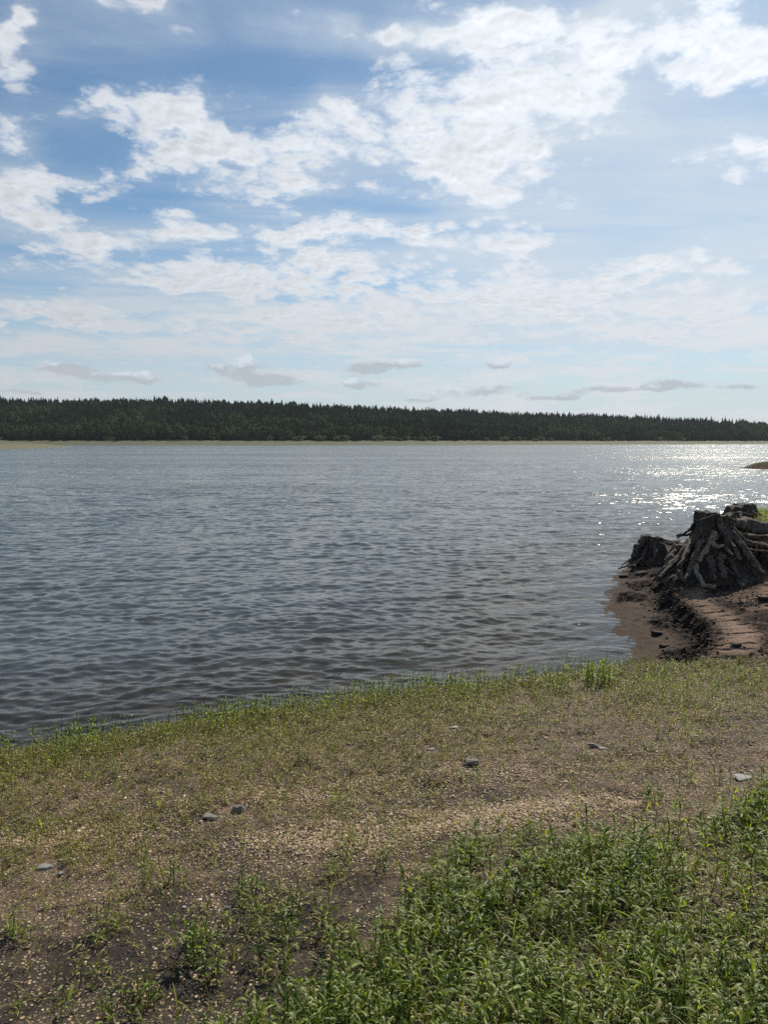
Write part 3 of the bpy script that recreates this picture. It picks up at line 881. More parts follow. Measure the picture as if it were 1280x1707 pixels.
def build_plants():
    # --- tall smartweed carpet
    bl, bs, bf = Batch(), Batch(), Batch()
    f = lambda x, y, px, py, d, mud, h: tall_mask(x, y, px, py) * (.22 + .78 * sstep(fbm(x * 3, y * 3, 93, 3), -.2, .06)) * (d > .8)
    x, y, z, px, py, d = scatter(f, 9500, (-2.5, 3.6, .9, 4.3))
    n = len(x)
    hgt = U(.10, .24, n) * (.8 + .5 * fbm(x * 1.5, y * 1.5, 94, 2))
    weed_plants(bl, bs, bf, x, y, z, hgt, 11, U(.045, .095, n), U(.007, .0135, n), 4, dry=.09)
    # narrow grass blades and straw among them
    m = 5200
    xb, yb = RNG.uniform(-2.6, 3.4, m), RNG.uniform(1.2, 4.4, m)
    hb, db, mb, *_ = terrain(xb, yb)
    pxb, pyb = to_px(xb, yb, hb)
    kk = RNG.uniform(0, 1, m) < (.75 * tall_mask(xb, yb, pxb, pyb) + .10)
    xb, yb, hb = xb[kk], yb[kk], hb[kk]; m = len(xb)
    for _ in range(3):
        bl.leaves(np.stack([xb + U(-.01, .01, m), yb + U(-.01, .01, m), hb - .004], -1), U(0, 6.28, m), U(.8, 1.5, m), U(.05, .20, m), U(.0025, .006, m), U(.4, 2.0, m),
                  U(.3, 1, m), (U(0, 1, m) < .22) * U(.5, 1, m), S=5, fold=.3)
    # --- loose clumps at the lower left and centre
    C = [(330, 1570, 55, 30), (410, 1545, 30, 28), (290, 1475, 35, 16), (240, 1480, 20, 14), (420, 1500, 40, 30), (250, 1660, 28, 22), (170, 1560, 40, 16), (470, 1540, 70, 50), (440, 1610, 60, 45), (540, 1560, 60, 60),
         (120, 1640, 50, 18), (60, 1690, 70, 22), (560, 1450, 30, 22), (590, 1410, 26, 16), (180, 1700, 60, 30), (350, 1620, 40, 30), (600, 1640, 50, 50), (400, 1410, 22, 12), (570, 1340, 26, 12), (780, 1300, 26, 9), (1145, 1310, 24, 9),
         (1200, 1310, 20, 8), (1090, 1340, 20, 8), (940, 1360, 10, 8), (20, 1560, 40, 20), (640, 1440, 22, 20)]

    def f2(x, y, px, py, d, mud, h):
        g = np.zeros(len(x))
        for (cx, cy, a, b) in C:
            g = np.maximum(g, np.exp(-((px - cx) / a) ** 2 - ((py - cy) / b) ** 2))
        return sstep(g, .3, .9) * (d > .5)
    x, y, z, px, py, d = scatter(f2, 9000, (-2.5, 3.2, 1.2, 4.8))
    n = len(x)
    weed_plants(bl, bs, bf, x, y, z, U(.05, .15, n), 8, U(.025, .062, n), U(.006, .012, n), 2, dry=.12)
    # single little plants everywhere on the gravel
    f3 = lambda x, y, px, py, d, mud, h: (1 - mud) * (d > .5) * .5 * sstep(fbm(x * 1.6, y * 1.6, 95, 3), -.1, .15)
    x, y, z, px, py, d = scatter(f3, 900, (-4, 4, 1.6, 6))
    n = len(x)
    weed_plants(bl, bs, bf, x, y, z, U(.03, .09, n), 6, U(.015, .04, n), U(.004, .008, n), 1, dry=.2)
    o = bl.build('smartweed_patch', M_WEED); tag(o, 'dense green smartweed carpet with lance-shaped leaves in foreground', 'weeds', None, 'stuff')
    o1 = bs.build('stem', M_STEM, o); o1['kind'] = 'stuff'
    o2 = bf.build('flower_spike', M_SPIKE, o); o2['kind'] = 'stuff'

    # --- short olive sprigs over the gravel and up to the water's edge
    bl, bs, bf = Batch(), Batch(), Batch()

    def f4(x, y, px, py, d, mud, h):
        band = np.interp(d, [.0, .12, 1.0, 2.0, 3.0, 4.0, 5.5], [0, 1, 1, .8, .46, .2, .05])
        pat = .35 + .65 * sstep(fbm(x * 1.3, y * 1.3, 97, 4), -.16, .10)
        left = 1 + .4 * (x < -1)
        return band * pat * left * (1 - sstep(mud, .2, .7)) * (d > .03)
    x, y, z, px, py, d = scatter(f4, 150000, (-7, 9, 2.4, 9.5))
    n = len(x)
    sz = np.interp(d, [0, .8, 2, 4], [1.25, 1.0, .8, .7])
    dryt = np.interp(d, [0, .5, 1.6, 4], [.05, .2, .42, .5])
    weed_plants(bl, bs, bf, x, y, z, U(.025, .085, n) * sz, 7, U(.017, .042, n) * sz, U(.0045, .0105, n) * sz, 1, dry=dryt, tint0=U(0, 1, n), thin=.8, lean=.9)
    o = bl.build('short_weeds', M_SPRIG); tag(o, 'short olive-green weeds growing through the gravel', 'weeds', None, 'stuff')
    o1 = bs.build('stem', M_STEM, o); o1['kind'] = 'stuff'
    o2 = bf.build('flower_spike', M_SPIKE, o); o2['kind'] = 'stuff'

    # --- greener fringe along the water and on the right of the near bank
    bl, bs, bf = Batch(), Batch(), Batch()

    def f5(x, y, px, py, d, mud, h):
        band = np.interp(d, [-.45, -.12, .0, .5, 1.1, 2.0], [0, .12, 1, .8, .35, .05])
        right = sstep(px, 980, 1090) * sstep(-d, -3.0, -1.5) * .9
        pat = .3 + .7 * sstep(fbm(x * 2, y * 2, 99, 3), -.15, .08)
        return np.maximum(band * (.75 + .0 * x), right * 1.0) * pat * (1 - sstep(mud, .25, .8))
    x, y, z, px, py, d = scatter(f5, 42000, (-8, 10, 3.0, 9.3))
    n = len(x)
    hh = U(.08, .23, n) * np.interp(d, [0, .4, 1.2], [1.1, .9, .6]) * np.interp(px, [0, 400, 1000, 1100, 1300], [1.0, 1.0, .95, .7, .65])
    weed_plants(bl, bs, bf, x, y, z, hh, 8, U(.024, .050, n) * (.5 + hh * 4), U(.005, .010, n) * (.6 + hh * 3), 1, dry=.06, up=(.5, 1.3))
    # turf on the bank behind the stumps
    f6 = lambda x, y, px, py, d, mud, h: mud * sstep(seg_side(x, y, SCARP) + .3 * fbm(x * 2, y * 2, 73, 3), .3, .9) * sstep(x, 5.9, 6.5) * (d > 1.0)
    x, y = RNG.uniform(5.5, 15, 9000), RNG.uniform(12.5, 22, 9000)
    h, d, mud, *_ = terrain(x, y)
    k = RNG.uniform(0, 1, len(x)) < f6(x, y, None, None, d, mud, h)
    x, y, z = x[k], y[k], h[k]; n = len(x)
    weed_plants(bl, bs, bf, x, y, z, U(.05, .15, n), 7, U(.04, .09, n), U(.008, .016, n), 0, dry=.15, up=(.6, 1.4))
    o = bl.build('waterside_weeds', M_SHORE); tag(o, 'bright green weeds fringing the water and the right bank', 'weeds', None, 'stuff')
    o1 = bs.build('stem', M_STEM, o); o1['kind'] = 'stuff'
    if bf.V:
        o2 = bf.build('flower_spike', M_SPIKE, o); o2['kind'] = 'stuff'


build_plants()


def build_straw():
    # dry straw, twigs and drift along the shore
    b = Batch()
    f = lambda x, y, px, py, d, mud, h: np.maximum(.22, .9 * np.exp(-((d - .12) / .12) ** 2)) * (d > .0) * (1 - .7 * mud)
    x, y, z, px, py, d = scatter(f, 5200, (-6, 6, 1.4, 9.5))
    n = len(x)
    a = U(0, 6.28, n); L = U(.015, .075, n) * np.where(U(0, 1, n) < .06, 2.2, 1)
    P = []
    for t in (-.5, -.1, .2, .5):
        X = x + np.cos(a) * L * t + U(-.05, .05, n) * L; Y = y + np.sin(a) * L * t + U(-.05, .05, n) * L
        P.append(np.stack([X, Y, gz(X, Y) + .003 + .004 * U(0, 1, n)], -1))
    b.tubes(np.stack(P, 1), np.stack([L * .018 + .0004] * 4, 1) * U(.6, 1.5, n)[:, None], U(0, 1, n) ** 1.5, np.zeros(n), 4)
    o = b.build('dry_straw', mat_attr2('dry_straw', (.10, .065, .04), (.50, .42, .28), .8, bscale=200, bdist=.0005))
    tag(o, 'scattered dry straw and twigs on the gravel', 'debris', None, 'stuff')


build_straw()


def single_plant(name, px, py, n, h, leafL, leafW, spread, nleaf, spikes, label, cat, mat, group=None, off=(0, 0)):
    """one plant or clump with its stems, leaves and spikes as parts"""
    g = ground_at(px, py)
    root = empty(name, g)
    tag(root, label, cat, group)
    for i in range(n):                               # every stalk with its own leaves and flower spikes
        bl, bs, bf = Batch(), Batch(), Batch()
        a = U(0, 6.28, 1); rr = spread * np.sqrt(U(0, 1, 1))
        x, y = np.cos(a) * rr, np.sin(a) * rr
        z = gz(x + g.x, y + g.y) - g.z
        weed_plants(bl, bs, bf, x, y, z, U(h * .7, h * 1.1, 1), nleaf, U(leafL * .7, leafL * 1.2, 1), U(leafW * .8, leafW * 1.2, 1), spikes, dry=.06, up=(.5, 1.2), lean=.3)
        mesh_np('stem', bs.V[0], [bs.Q[0]], M_STEM, {'tint': bs.t[0], 'dry': bs.k[0]}, True, root)
        bl.build('foliage', mat, root)
        for v, q, t, k, sv, sq in zip(bf.V, bf.Q, bf.t, bf.k, bs.V[1:], bs.Q[1:]):
            q = q - q.min(); sq = sq - sq.min() + len(v)
            mesh_np('flower_spike', np.vstack([v, sv]), [q, sq], M_SPIKE, {'tint': np.concatenate([t, np.zeros(len(sv))]), 'dry': np.concatenate([k, np.zeros(len(sv))])}, True, root)
    return root


single_plant('leafy_weed', 1000, 1142, 22, .24, .075, .014, .13, 11, 1, 'tall bushy dark-green weed clump standing at the water corner beside the mud', 'plant', M_SHORE)
single_plant('leafy_weed', 930, 1150, 9, .17, .07, .013, .12, 9, 1, 'smaller upright weed tuft just left of the tall clump on the shore', 'plant', M_SHORE)
single_plant('leafy_weed', 278, 1238, 4, .20, .055, .012, .04, 10, 2, 'tallest green sprig on the left waterline against the lake', 'plant', M_SHORE)
single_plant('leafy_weed', 155, 1252, 3, .14, .05, .011, .04, 8, 2, 'low leafy sprig at the waterline near the left edge', 'plant', M_SHORE)
single_plant('leafy_weed', 1262, 1312, 2, .10, .06, .016, .01, 5, 0, 'small broad-leaved weed beside the pale flat stone on the right', 'plant', M_WEED)
single_plant('leafy_weed', 330, 1600, 5, .16, .06, .013, .05, 9, 2, 'separate leafy weed on dark soil in the lower left', 'plant', M_WEED)
single_plant('leafy_weed', 250, 1690, 4, .10, .05, .012, .03, 7, 1, 'small pale weed alone near the bottom left edge', 'plant', M_WEED)


# ------------------------------------------------------------------ pebbles and stones
def ico(sub):
    bm = bmesh.new(); bmesh.ops.create_icosphere(bm, subdivisions=sub, radius=1)
    v = np.array([q.co[:] for q in bm.verts]); f = np.array([[q.index for q in p.verts] for p in bm.faces])
    bm.free(); return v, f


def build_pebbles():
    bv, bfc = ico(1)
    K = 10
    shapes = []
    for k in range(K):
        s = bv * RNG.uniform(.78, 1.15, (len(bv), 1)); s = s * np.array([1, RNG.uniform(.65, .95), RNG.uniform(.35, .7)])
        shapes.append(s)

    def f(x, y, px, py, d, mud, h):
        pat = sstep(fbm(x * 1.2, y * 1.2, 101, 4) + .35 * fbm(x * 6, y * 6, 103, 3), -.16, .14)
        pale = np.exp(-((px - 800) / 150) ** 2 - ((py - 1365) / 34) ** 2) + .9 * np.exp(-((px - 560) / 120) ** 2 - ((py - 1400) / 40) ** 2)+ .6 * np.exp(-((px - 200) / 200) ** 2 - ((py - 1400) / 30) ** 2)
        dk = 1 - .9 * sstep(py, 1450, 1590) * (px < 900)
        return np.clip(pat * .5 * dk + .09 * dk + pale, 0, 1) * (1 - sstep(mud, .1, .6)) * (d > .12)
    x, y, z, px, py, d = scatter(f, 150000, (-5.5, 6, 1.5, 8.6))
    # small drifts of pale gravel
    for (a, b, sx, sy, m_) in ((800, 1362, .30, .10, 5200), (900, 1345, .22, .05, 2200), (1010, 1335, .16, .05, 1200), (560, 1398, .28, .11, 3200), (470, 1330, .4, .12, 2500), (760, 1290, .5, .14, 3000), (120, 1395, .35, .1, 2200)):
        g = ground_at(a, b)
        xa, ya = RNG.normal(g.x, sx, m_), RNG.normal(g.y, sy, m_)
        x = np.append(x, xa); y = np.append(y, ya); z = np.append(z, gz(xa, ya))
    n = len(x)
    big = RNG.uniform(0, 1, n)
    s = .0036 + .0050 * RNG.uniform(0, 1, n) ** 1.6 + .0095 * (big > .975) * RNG.uniform(.2, 1, n)
    s = s * np.interp(y, [1.5, 4, 8], [.95, 1.1, 1.35])
    a = U(0, 6.28, n); kid = RNG.integers(0, K, n)
    V = np.empty((n, len(bv), 3))
    for k in range(K):
        m = kid == k
        p = shapes[k][None] * s[m][:, None, None]
        ca, sa = np.cos(a[m])[:, None], np.sin(a[m])[:, None]
        V[m] = np.stack([p[..., 0] * ca - p[..., 1] * sa + x[m][:, None], p[..., 0] * sa + p[..., 1] * ca + y[m][:, None], p[..., 2] + (z[m] + s[m] * .22)[:, None]], -1)
    F = (bfc[None] + (np.arange(n) * len(bv))[:, None, None]).reshape(-1, 3)
    tint = np.clip(RNG.normal(.45, .28, n), 0, 1)
    o = mesh_np('gravel', V.reshape(-1, 3), [F], M_PEB, {'tint': np.repeat(tint, len(bv))})
    tag(o, 'pale tan pebbles strewn over the brown soil', 'gravel', None, 'stuff')
    print('pebbles', n)


build_pebbles()


def hull_rock(name, loc, size, mat, label, cat, rz=0, tilt=(0, 0), seed=1, npts=16, group=None, bev=.06, tint=.5):
    rg = random.Random(seed)
    bm = bmesh.new()
    for _ in range(npts):
        v = Vector((rg.gauss(0, 1), rg.gauss(0, 1), rg.gauss(0, 1))).normalized()
        v = Vector((max(-.8, min(.8, v.x * 1.15)), max(-.8, min(.8, v.y * 1.15)), max(-.62, min(.62, v.z * 1.2))))
        bm.verts.new((v.x * size[0], v.y * size[1], v.z * size[2]))
    r = bmesh.ops.convex_hull(bm, input=bm.verts)
    bmesh.ops.delete(bm, geom=[g for g in r['geom_interior'] if isinstance(g, bmesh.types.BMVert)], context='VERTS')
    bmesh.ops.dissolve_limit(bm, angle_limit=R(7), verts=bm.verts, edges=bm.edges)
    bmesh.ops.bevel(bm, geom=list(bm.edges), offset=min(size) * bev * 2, segments=2, affect='EDGES', profile=.6, clamp_overlap=True)
    bmesh.ops.triangulate(bm, faces=bm.faces)
    bmesh.ops.subdivide_edges(bm, edges=bm.edges, cuts=1, use_grid_fill=True)
    for v in bm.verts:
        v.co += v.co.normalized() * min(size) * .10 * (mnoise.noise(v.co / min(size) * 1.6 + Vector((seed, 0, 0))))
    me = bpy.data.meshes.new(name); bm.to_mesh(me); bm.free()
    for p in me.polygons: p.use_smooth = False
    a = me.attributes.new('tint', 'FLOAT', 'POINT'); a.data.foreach_set('value', np.full(len(me.vertices), tint, np.float32))
    me.materials.append(mat)
    o = bpy.data.objects.new(name, me); COL.objects.link(o)
    o.location = loc; o.rotation_euler = (tilt[0], tilt[1], rz)
    tag(o, label, cat, group)
    return o


def rock_px(px, py, size, mat, label, seed, rz=0, tilt=(0, 0), sink=.2, name='stone', tint=.5, npts=16):
    g = ground_at(px, py)
    return hull_rock(name, (g.x, g.y, g.z + size[2] * (.62 - sink)), size, mat, label, 'stone', rz, tilt, seed, tint=tint, npts=npts)


rock_px(395, 1353, (.052, .034, .036), M_STONE, 'dark grey angular stone on the gravel, right one of a close pair', 3, .25, (.1, -.22), tint=.35)
rock_px(353, 1366, (.058, .038, .024), M_STONE, 'flatter grey-green stone on the gravel, left one of a close pair', 5, -.2, (.05, .12), tint=.8)
rock_px(785, 1275, (.056, .034, .036), M_STONE, 'dark grey stone in the middle of the gravel with a pale top', 8, .1, (.0, .1), tint=.4)
rock_px(990, 1245, (.062, .028, .022), M_STONE, 'dark jagged stone with a pale chip beside it, right of centre', 12, -.5, (0, .3), tint=.1)
rock_px(1004, 1248, (.035, .018, .008), M_SLATE, 'thin pale stone chip leaning against the dark jagged stone', 13, .2, (0, .15), tint=.3)
rock_px(1240, 1297, (.075, .045, .012), M_SLATE, 'pale flat slab of stone lying near the right edge', 15, .15, (.1, .02), tint=1)
rock_px(757, 1213, (.060, .024, .009), M_SLATE, 'thin whitish stone plate lying near the shore weeds', 17, .4, (0, .1), tint=.8)
rock_px(718, 1250, (.035, .018, .008), M_SLATE, 'small flat pale stone left of the gravel centre', 19, .1, (0, 0), tint=.3)
rock_px(76, 1448, (.045, .030, .016), M_SLATE, 'pale grey-green flat stone near the left edge of the gravel', 21, .1, (.1, 0), tint=.1)
rock_px(103, 1457, (.018, .016, .010), M_SLATE, 'small pale stone beside the flat grey-green one', 22, .5, (.1, 0), tint=.2)
rock_px(380, 1514, (.020, .012, .008), M_STONE, 'small greyish chip half sunk in the dark soil', 23, .3, (.2, 0), tint=1)
M_WHITE = mat_attr2('white_pebble', (.55, .53, .5), (.8, .78, .74), .6, bscale=200, bdist=.0005)
M_TAN = mat_attr2('orange_pebble', (.36, .21, .13), (.45, .28, .18), .7, bscale=200, bdist=.0006)
rock_px(307, 1513, (.0065, .006, .005), M_WHITE, 'single bright white pebble on the dark soil', 25, 0, (0, 0), .1, 'pebble', npts=30)
rock_px(259, 1434, (.010, .007, .005), M_WHITE, 'whitish oval pebble lower left of the pair of stones', 26, 0, (0, 0), .1, 'pebble', tint=0, npts=30)
rock_px(696, 1401, (.014, .010, .008), M_TAN, 'rounded orange-tan pebble on the bare brown soil', 27, 0, (0, 0), .1, 'pebble', npts=30)
rock_px(502, 1675, (.009, .008, .006), M_TAN, 'round tan pebble near the bottom edge', 28, 0, (0, 0), .1, 'pebble', tint=1, npts=30)
rock_px(260, 1583, (.008, .007, .005), M_WHITE, 'small pale pebble below the bright white one', 29, 0, (0, 0), .1, 'pebble', tint=0, npts=30)
rock_px(502, 1509, (.010, .008, .006), M_WHITE, 'pale pebble on soil between the weeds in the lower middle', 30, 0, (0, 0), .1, 'pebble', tint=0, npts=30)


# ------------------------------------------------------------------ tubes for roots and sticks
def catmull(P_, n):
    P_ = [Vector(p) for p in P_]
    P_ = [P_[0] * 2 - P_[1]] + P_ + [P_[-1] * 2 - P_[-2]]
    out = []
    for i in range(1, len(P_) - 2):
        for k in range(n):
            t = k / n
            p0, p1, p2, p3 = P_[i - 1:i + 3]
            out.append(.5 * ((2 * p1) + (p2 - p0) * t + (2 * p0 - 5 * p1 + 4 * p2 - p3) * t * t + (3 * p1 - p0 - 3 * p2 + p3) * t ** 3))
    out.append(P_[-2].copy())
    return out


def tube_mesh(name, path, r0, r1, mat, parent=None, seed=0, sides=16, rough=.25, flat=1.0, rad=None):
    """gnarled tapering root along a path (parent space)"""
    pts = catmull(path, 10)
    n = len(pts)
    V = []; F = []
    up = Vector((0, 0, 1))
    for i, p in enumerate(pts):
        t = i / (n - 1)
        d = (pts[min(i + 1, n - 1)] - pts[max(i - 1, 0)]).normalized()
        a = d.cross(up if abs(d.z) < .9 else Vector((1, 0, 0))).normalized()
        b = a.cross(d)
        r = (r0 * (1 - t) + r1 * t)
        if rad: r = np.interp(t, np.linspace(0, 1, len(rad)), rad)
        jit = Vector((mnoise.noise(Vector((t * 6, seed, 0))), mnoise.noise(Vector((t * 6, seed, 5))), mnoise.noise(Vector((t * 6, seed, 9))))) * r * .6
        for k in range(sides):
            th = 2 * math.pi * k / sides
            rr = r * (1 + rough * mnoise.noise(Vector((math.cos(th) * 1.3, math.sin(th) * 1.3 + seed, t * n * .12))) * 1.6 + rough * .35 * math.cos(3 * th + seed))
            rr *= 1 - .22 * abs(mnoise.noise(Vector((math.cos(th) * 3.5, math.sin(th) * 3.5 + seed, t * n * .05)))) + .10 * mnoise.noise(Vector((th * 5, t * n * .9, seed)))
            V.append(p + jit + a * math.cos(th) * rr + b * math.sin(th) * rr * flat)
    for i in range(n - 1):
        for k in range(sides):
            k2 = (k + 1) % sides
            F.append([i * sides + k, i * sides + k2, (i + 1) * sides + k2, (i + 1) * sides + k])
    me = bpy.data.meshes.new(name)
    caps = [list(range(sides))[::-1], list(range((n - 1) * sides, n * sides))]
    me.from_pydata(V, [], F + caps)
    for p in me.polygons: p.use_smooth = True
    me.materials.append(mat)
    o = bpy.data.objects.new(name, me); COL.objects.link(o)
    if parent: o.parent = parent
    return o


def stump_body(root, prof, cut, lobes, seed, mat=M_STUMP, sides=96, rings=34, amp=.16, lean=(0, 0), notch=None):
    """fluted trunk: prof = [(z, r)...] from base up, cut = function(theta) giving the top height offset"""
    zs = [p[0] for p in prof]; rs = [p[1] for p in prof]
    V = []; F = []
    for i in range(rings):
        t = i / (rings - 1)
        for k in range(sides):
            th = 2 * math.pi * k / sides
            top = zs[-1] + cut(th)
            z = zs[0] + (top - zs[0]) * t
            r = np.interp(z, zs, rs)
            fl = (1 - t) ** .8
            w = 0
            for (m, a, ph) in lobes:
                w += a * math.cos(m * th + ph + 1.2 * mnoise.noise(Vector((m, z * 1.6, seed))))
            ridge = mnoise.noise(Vector((math.cos(th) * 4.5, math.sin(th) * 4.5 + seed, z * 1.3)))
            ridge2 = abs(mnoise.noise(Vector((math.cos(th) * 11, math.sin(th) * 11 + seed, z * 2.5))))
            r = r * (1 + (amp + .5 * fl * amp) * w + .16 * ridge - .16 * ridge2)
            V.append((math.cos(th) * r + lean[0] * t, math.sin(th) * r + lean[1] * t, z + .01 * mnoise.noise(Vector((th * 3, seed, 0)))))
    for i in range(rings - 1):
        for k in range(sides):
            k2 = (k + 1) % sides
            F.append([i * sides + k, i * sides + k2, (i + 1) * sides + k2, (i + 1) * sides + k])
    me = bpy.data.meshes.new('trunk'); me.from_pydata(V, [], F)
    for p in me.polygons: p.use_smooth = True
    me.materials.append(mat)
    o = bpy.data.objects.new('trunk', me); COL.objects.link(o); o.parent = root
    # sawn top, slightly sunken rings
    base = (rings - 1) * sides
    ring = [Vector(V[base + k]) for k in range(sides)]
    cen = sum(ring, Vector()) / sides
    V2 = [r_ + Vector((0, 0, .002)) for r_ in ring]
    for f_ in (.66, .33):
        for k in range(sides):
            q = cen.lerp(ring[k], f_); q.z += .012 * mnoise.noise(q * 14) - .006; V2.append(q)
    V2.append(cen + Vector((0, 0, -.02)))
    F2 = []
    for i in range(2):
        for k in range(sides):
            k2 = (k + 1) % sides
            F2.append([i * sides + k, i * sides + k2, (i + 1) * sides + k2, (i + 1) * sides + k])
    for k in range(sides): F2.append([2 * sides + k, 2 * sides + (k + 1) % sides, 3 * sides])
    me = bpy.data.meshes.new('cut_top'); me.from_pydata(V2, [], F2); me.materials.append(M_CUT)
    o2 = bpy.data.objects.new('cut_top', me); COL.objects.link(o2); o2.parent = root
    return o


def build_stumps():
    # ---- the big stump
    Y = 12.0
    base = pt(1187, 965, Y); base.z = gz(base.x, base.y)
    S = empty('tree_stump', base)
    tag(S, 'large dark weathered tree stump with washed-out roots on the mud bank', 'stump')
    top = pt(1180, 852, Y).z - base.z
    prof = [(-.12, .80), (.05, .72), (.20, .58), (.38, .45), (.60, .345), (.80, .285), (top, .255)]
    lean = (-.03, 0)

    def cut(th):
        # left half stands a little higher, right shoulder broken lower
        c = math.cos(th)
        return (-.01 if c < .05 else -.055) - (.05 * max(0, c - .5)) + .008 * math.sin(9 * th)
    stump_body(S, prof, cut, [(5, .5, .4), (7, .45, 2.0), (3, .35, 1.0)], 3, lean=lean)

    def rp(lst):     # photo points on planes of given distance, relative to the stump
        return [pt(a, b, c) - base for (a, b, c) in lst]
    roots = [  # the leading front roots have sunlight painted into their pale colour
        ([(1190, 888, 11.62), (1184, 905, 11.52), (1172, 920, 11.42), (1163, 936, 11.34)], .050, .030, M_PALE, 'thick pale broken root with painted sunlight slanting down the front of the stump'),
        ([(1158, 936, 11.40), (1160, 950, 11.22), (1167, 966, 11.0), (1174, 976, 10.85), (1192, 978, 10.75)], .040, .022, M_PALE, 'bent pale root with painted sunlight reaching the mud'),
        ([(1152, 900, 11.85), (1146, 915, 11.6), (1138, 932, 11.4), (1130, 944, 11.25)], .045, .028, M_ROOT, None),
        ([(1140, 925, 11.8), (1124, 935, 11.6), (1108, 952, 11.4), (1098, 962, 11.3)], .06, .02, M_ROOT, None),
        ([(1150, 905, 12.0), (1130, 918, 11.9), (1117, 930, 11.7), (1110, 948, 11.5)], .07, .045, M_ROOT, None),
        ([(1135, 935, 11.7), (1128, 950, 11.5), (1135, 965, 11.3)], .05, .03, M_ROOT, None),
        ([(1208, 912, 11.6), (1214, 918, 11.45), (1222, 925, 11.4)], .030, .014, M_PALE, 'short bleached root stub'),
        ([(1185, 905, 11.5), (1196, 911, 11.4), (1206, 908, 11.4)], .035, .02, M_PALE, None),
        ([(1200, 868, 11.8), (1208, 890, 11.6), (1222, 915, 11.5), (1232, 935, 11.4)], .06, .035, M_ROOT, None),
        ([(1212, 880, 11.9), (1228, 896, 11.8), (1246, 905, 11.8), (1280, 912, 11.9)], .065, .04, M_ROOT, None),
        ([(1228, 915, 11.75), (1232, 925, 11.6), (1215, 937, 11.45)], .014, .007, M_PALE, None),
        ([(1240, 905, 11.9), (1252, 925, 11.7), (1256, 945, 11.5)], .03, .015, M_ROOT, None),
        ([(1215, 930, 11.5), (1225, 950, 11.3), (1232, 962, 11.15)], .035, .018, M_ROOT, None),
        ([(1200, 925, 11.45), (1202, 945, 11.3), (1206, 965, 11.1)], .055, .035, M_ROOT, None),
        ([(1182, 930, 11.4), (1186, 950, 11.25), (1190, 968, 11.1)], .06, .04, M_ROOT, None),
        ([(1168, 900, 11.6), (1160, 925, 11.4), (1150, 950, 11.25), (1140, 968, 11.1)], .055, .03, M_ROOT, None),
        ([(1205, 944, 11.3), (1214, 950, 11.2), (1222, 957, 11.1)], .012, .007, M_ROOT, None),
        ([(1208, 882, 11.85), (1224, 898, 11.7), (1244, 922, 11.55), (1256, 942, 11.42), (1272, 956, 11.35)], .075, .035, M_ROOT, None),
        ([(1160, 898, 11.9), (1146, 912, 11.8), (1128, 934, 11.65), (1112, 952, 11.5), (1098, 962, 11.4)], .075, .03, M_ROOT, None),
        ([(1205, 872, 12.0), (1225, 876, 12.1), (1250, 880, 12.25), (1300, 884, 12.5)], .12, .09, M_ROOT, None),
        ([(1215, 890, 11.9), (1240, 893, 12.0), (1270, 896, 12.1), (1300, 898, 12.3)], .06, .045, M_ROOT, None),
        ([(1130, 912, 12.0), (1118, 925, 11.9), (1114, 940, 11.8), (1120, 952, 11.7)], .07, .05, M_ROOT, None),
        ([(1145, 915, 11.9), (1128, 938, 11.7), (1122, 955, 11.5)], .055, .03, M_ROOT, None),
        ([(1225, 900, 11.85), (1245, 920, 11.7), (1262, 940, 11.6), (1268, 955, 11.5)], .05, .025, M_ROOT, None),
        ([(1160, 868, 11.72), (1176, 863, 11.70), (1190, 858, 11.7), (1198, 857, 11.72)], .007, .005, M_PALE, None),
        ([(1210, 858, 11.75), (1220, 865, 11.8), (1234, 868, 11.9)], .009, .007, M_PALE, None),
        ([(1158, 872, 12.1), (1150, 882, 12.2), (1142, 888, 12.25), (1127, 894, 12.35)], .030, .014, M_ROOT, None),
        ([(1160, 880, 12.1), (1150, 890, 12.2), (1136, 893, 12.3), (1128, 897, 12.35)], .024, .010, M_ROOT, None),
        ([(1235, 892, 12.0), (1222, 889, 11.85), (1210, 886, 11.8)], .014, .009, M_PALE, None),
        ([(1244, 889, 12.0), (1226, 893, 11.8), (1218, 890, 11.75)], .011, .006, M_PALE, None),
        ([(1230, 910, 11.7), (1245, 914, 11.55), (1262, 917, 11.5), (1295, 920, 11.5)], .012, .008, M_PALE, 'long thin pale root trailing right along the bank'),
    ]
    for i, (p, a, b, m, lab) in enumerate(roots):
        o = tube_mesh('root', rp(p), a, b, m, S, seed=i * 3.7, rough=.42)
        if lab: o['label'] = lab
    # hair roots hanging over the bank edge
    rg = random.Random(4)
    for i in range(34):
        x = rg.uniform(1195, 1278); y0 = rg.uniform(872, 905); Yd = 11.9 + (x - 1200) / 100 + rg.uniform(-.1, .1)
        p = [(x, y0, Yd), (x + rg.uniform(-10, 8), y0 + 14, Yd - .22), (x + rg.uniform(-14, 14), y0 + rg.uniform(24, 45), Yd - .35)]
        tube_mesh('root', rp(p), rg.uniform(.008, .02), .004, M_ROOT, S, seed=i, sides=6)
    # ---- stump at the water
    Y = 15.3
    b2 = pt(1084, 926, Y); b2.z = gz(b2.x, b2.y)
    S2 = empty('tree_stump', b2)
    tag(S2, 'low broken stump overhanging the water at the left tip of the mud bank', 'stump')
    t2 = pt(1080, 893, Y).z - b2.z
    stump_body(S2, [(-.08, .36), (.05, .30), (.2, .24), (t2 * .8, .20), (t2, .18)], lambda th: .012 * math.sin(5 * th) - .03 * (math.cos(th) > .3), [(4, .6, .3), (6, .4, 1.1)], 9, sides=64, rings=20, amp=.2)
